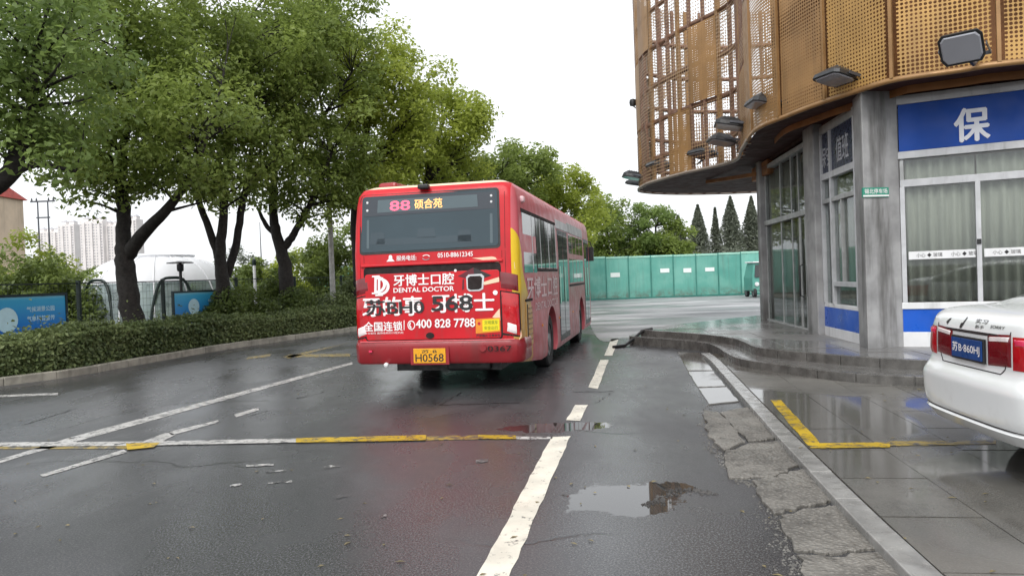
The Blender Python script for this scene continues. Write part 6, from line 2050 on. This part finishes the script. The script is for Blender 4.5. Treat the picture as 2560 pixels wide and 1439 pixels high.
for dx in (-1.6, -.9, .9, 1.6): part('insulator', MB().lathe([(.05, zt_ + .1), (.14, zt_ + .2), (.05, zt_ + .55)], 8, c=(dx, 0, 0)), 'blackmetal', t)
# cream building with red roof at the left edge
c = DP(-60, 690, 62); c.z = 0
zr = DP(60, 470, 62).z
bx1 = DP(62, 600, 70).x
bt = thing('cream_house', 'cream rendered building with a red roof behind the leaves at the left edge', 'house', (bx1 - 6, 65, 0))
part('wall', MB().box((0, 0, zr / 2), (12, 10, zr)), 'cream_wall', bt)
part('roof', MB().add([(-6.4, -5.4, zr), (6.25, -5.4, zr), (6.25, 5.4, zr), (-6.4, 5.4, zr), (-6.4, 0, zr + 2.2), (5.6, 0, zr + 2.4)], [(0, 1, 5, 4), (2, 3, 4, 5), (1, 2, 5), (3, 0, 4), (3, 2, 1, 0)]), 'red_roof', bt)
for fx in (4.2, 1.6, -1.2):
    w_ = part('window', MB().box((fx, -5.0, zr * .52), (1.2, .12, 2.0)), 'grey_frame', bt)
    part('pane', MB().box((fx - .28, -5.07, zr * .52), (.46, .04, 1.8)).box((fx + .28, -5.07, zr * .52), (.46, .04, 1.8)), 'tower_win', w_)['kind'] = 'stuff'
# distant residential towers
def tower(px0, px1, top, d, lab, seed):
    a, b = DP(px0, 690, d), DP(px1, 690, d)
    z1 = DP((px0 + px1) / 2, top, d).z
    w = b.x - a.x; dep = 16.0
    t = thing('tower_block', lab, 'tower', ((a.x + b.x) / 2, d + dep / 2, 0), 0, 'pale residential towers on the horizon')
    rnd = random.Random(seed)
    part('wall', MB().box((0, 0, z1 / 2), (w, dep, z1)), 'tower_wall', t)
    nb = 3 if w > 20 else 2
    for k in range(nb):
        cx = -w / 2 + w * (k + .5) / nb
        part('bay', MB().box((cx, -dep / 2 - .6, z1 * .49), (w / nb * .34, 1.3, z1 * .98)), 'tower_wall', t)
        part('roof_crown', MB().prism([(cx - w / nb * .3, -4), (cx + w / nb * .3, -4), (cx + w / nb * .3, 4), (cx - w / nb * .3, 4)], z1, z1 + 3.0), 'tower_wall', t)
        part('roof_cap', MB().add([(cx - w / nb * .34, -4.4, z1 + 3), (cx + w / nb * .34, -4.4, z1 + 3), (cx + w / nb * .34, 4.4, z1 + 3), (cx - w / nb * .34, 4.4, z1 + 3), (cx, 0, z1 + 6)], [(0, 1, 4), (1, 2, 4), (2, 3, 4), (3, 0, 4), (3, 2, 1, 0)]), 'tower_win', t)
        z = 6.0
        win_me = {}
        while z < z1 - 2:
            for sx in (-.30, .30):
                key = round(w / nb * .2, 2)
                if key not in win_me: win_me[key] = MB().box((0, 0, 0), (key, .3, 1.5)).mesh('window')
                o = link('window', win_me[key], M['tower_win'], t)
                o.location = (cx + sx * w / nb, -dep / 2 - .1, z)
            z += 3.1
    return t
tower(205, 262, 552, 800, 'left block of the nearer pale tower pair, just left of the forked trunk', 1)
tower(262, 300, 562, 806, 'recessed middle block of the pale tower pair beside the forked trunk', 2)
tower(300, 346, 547, 812, 'right block of the pale tower pair, partly behind the forked trunk', 3)
tower(96, 150, 578, 900, 'lower pale tower left of the gap, beside the power pole', 4)
tower(150, 190, 560, 890, 'pale tower immediately left of the gap of sky', 5)
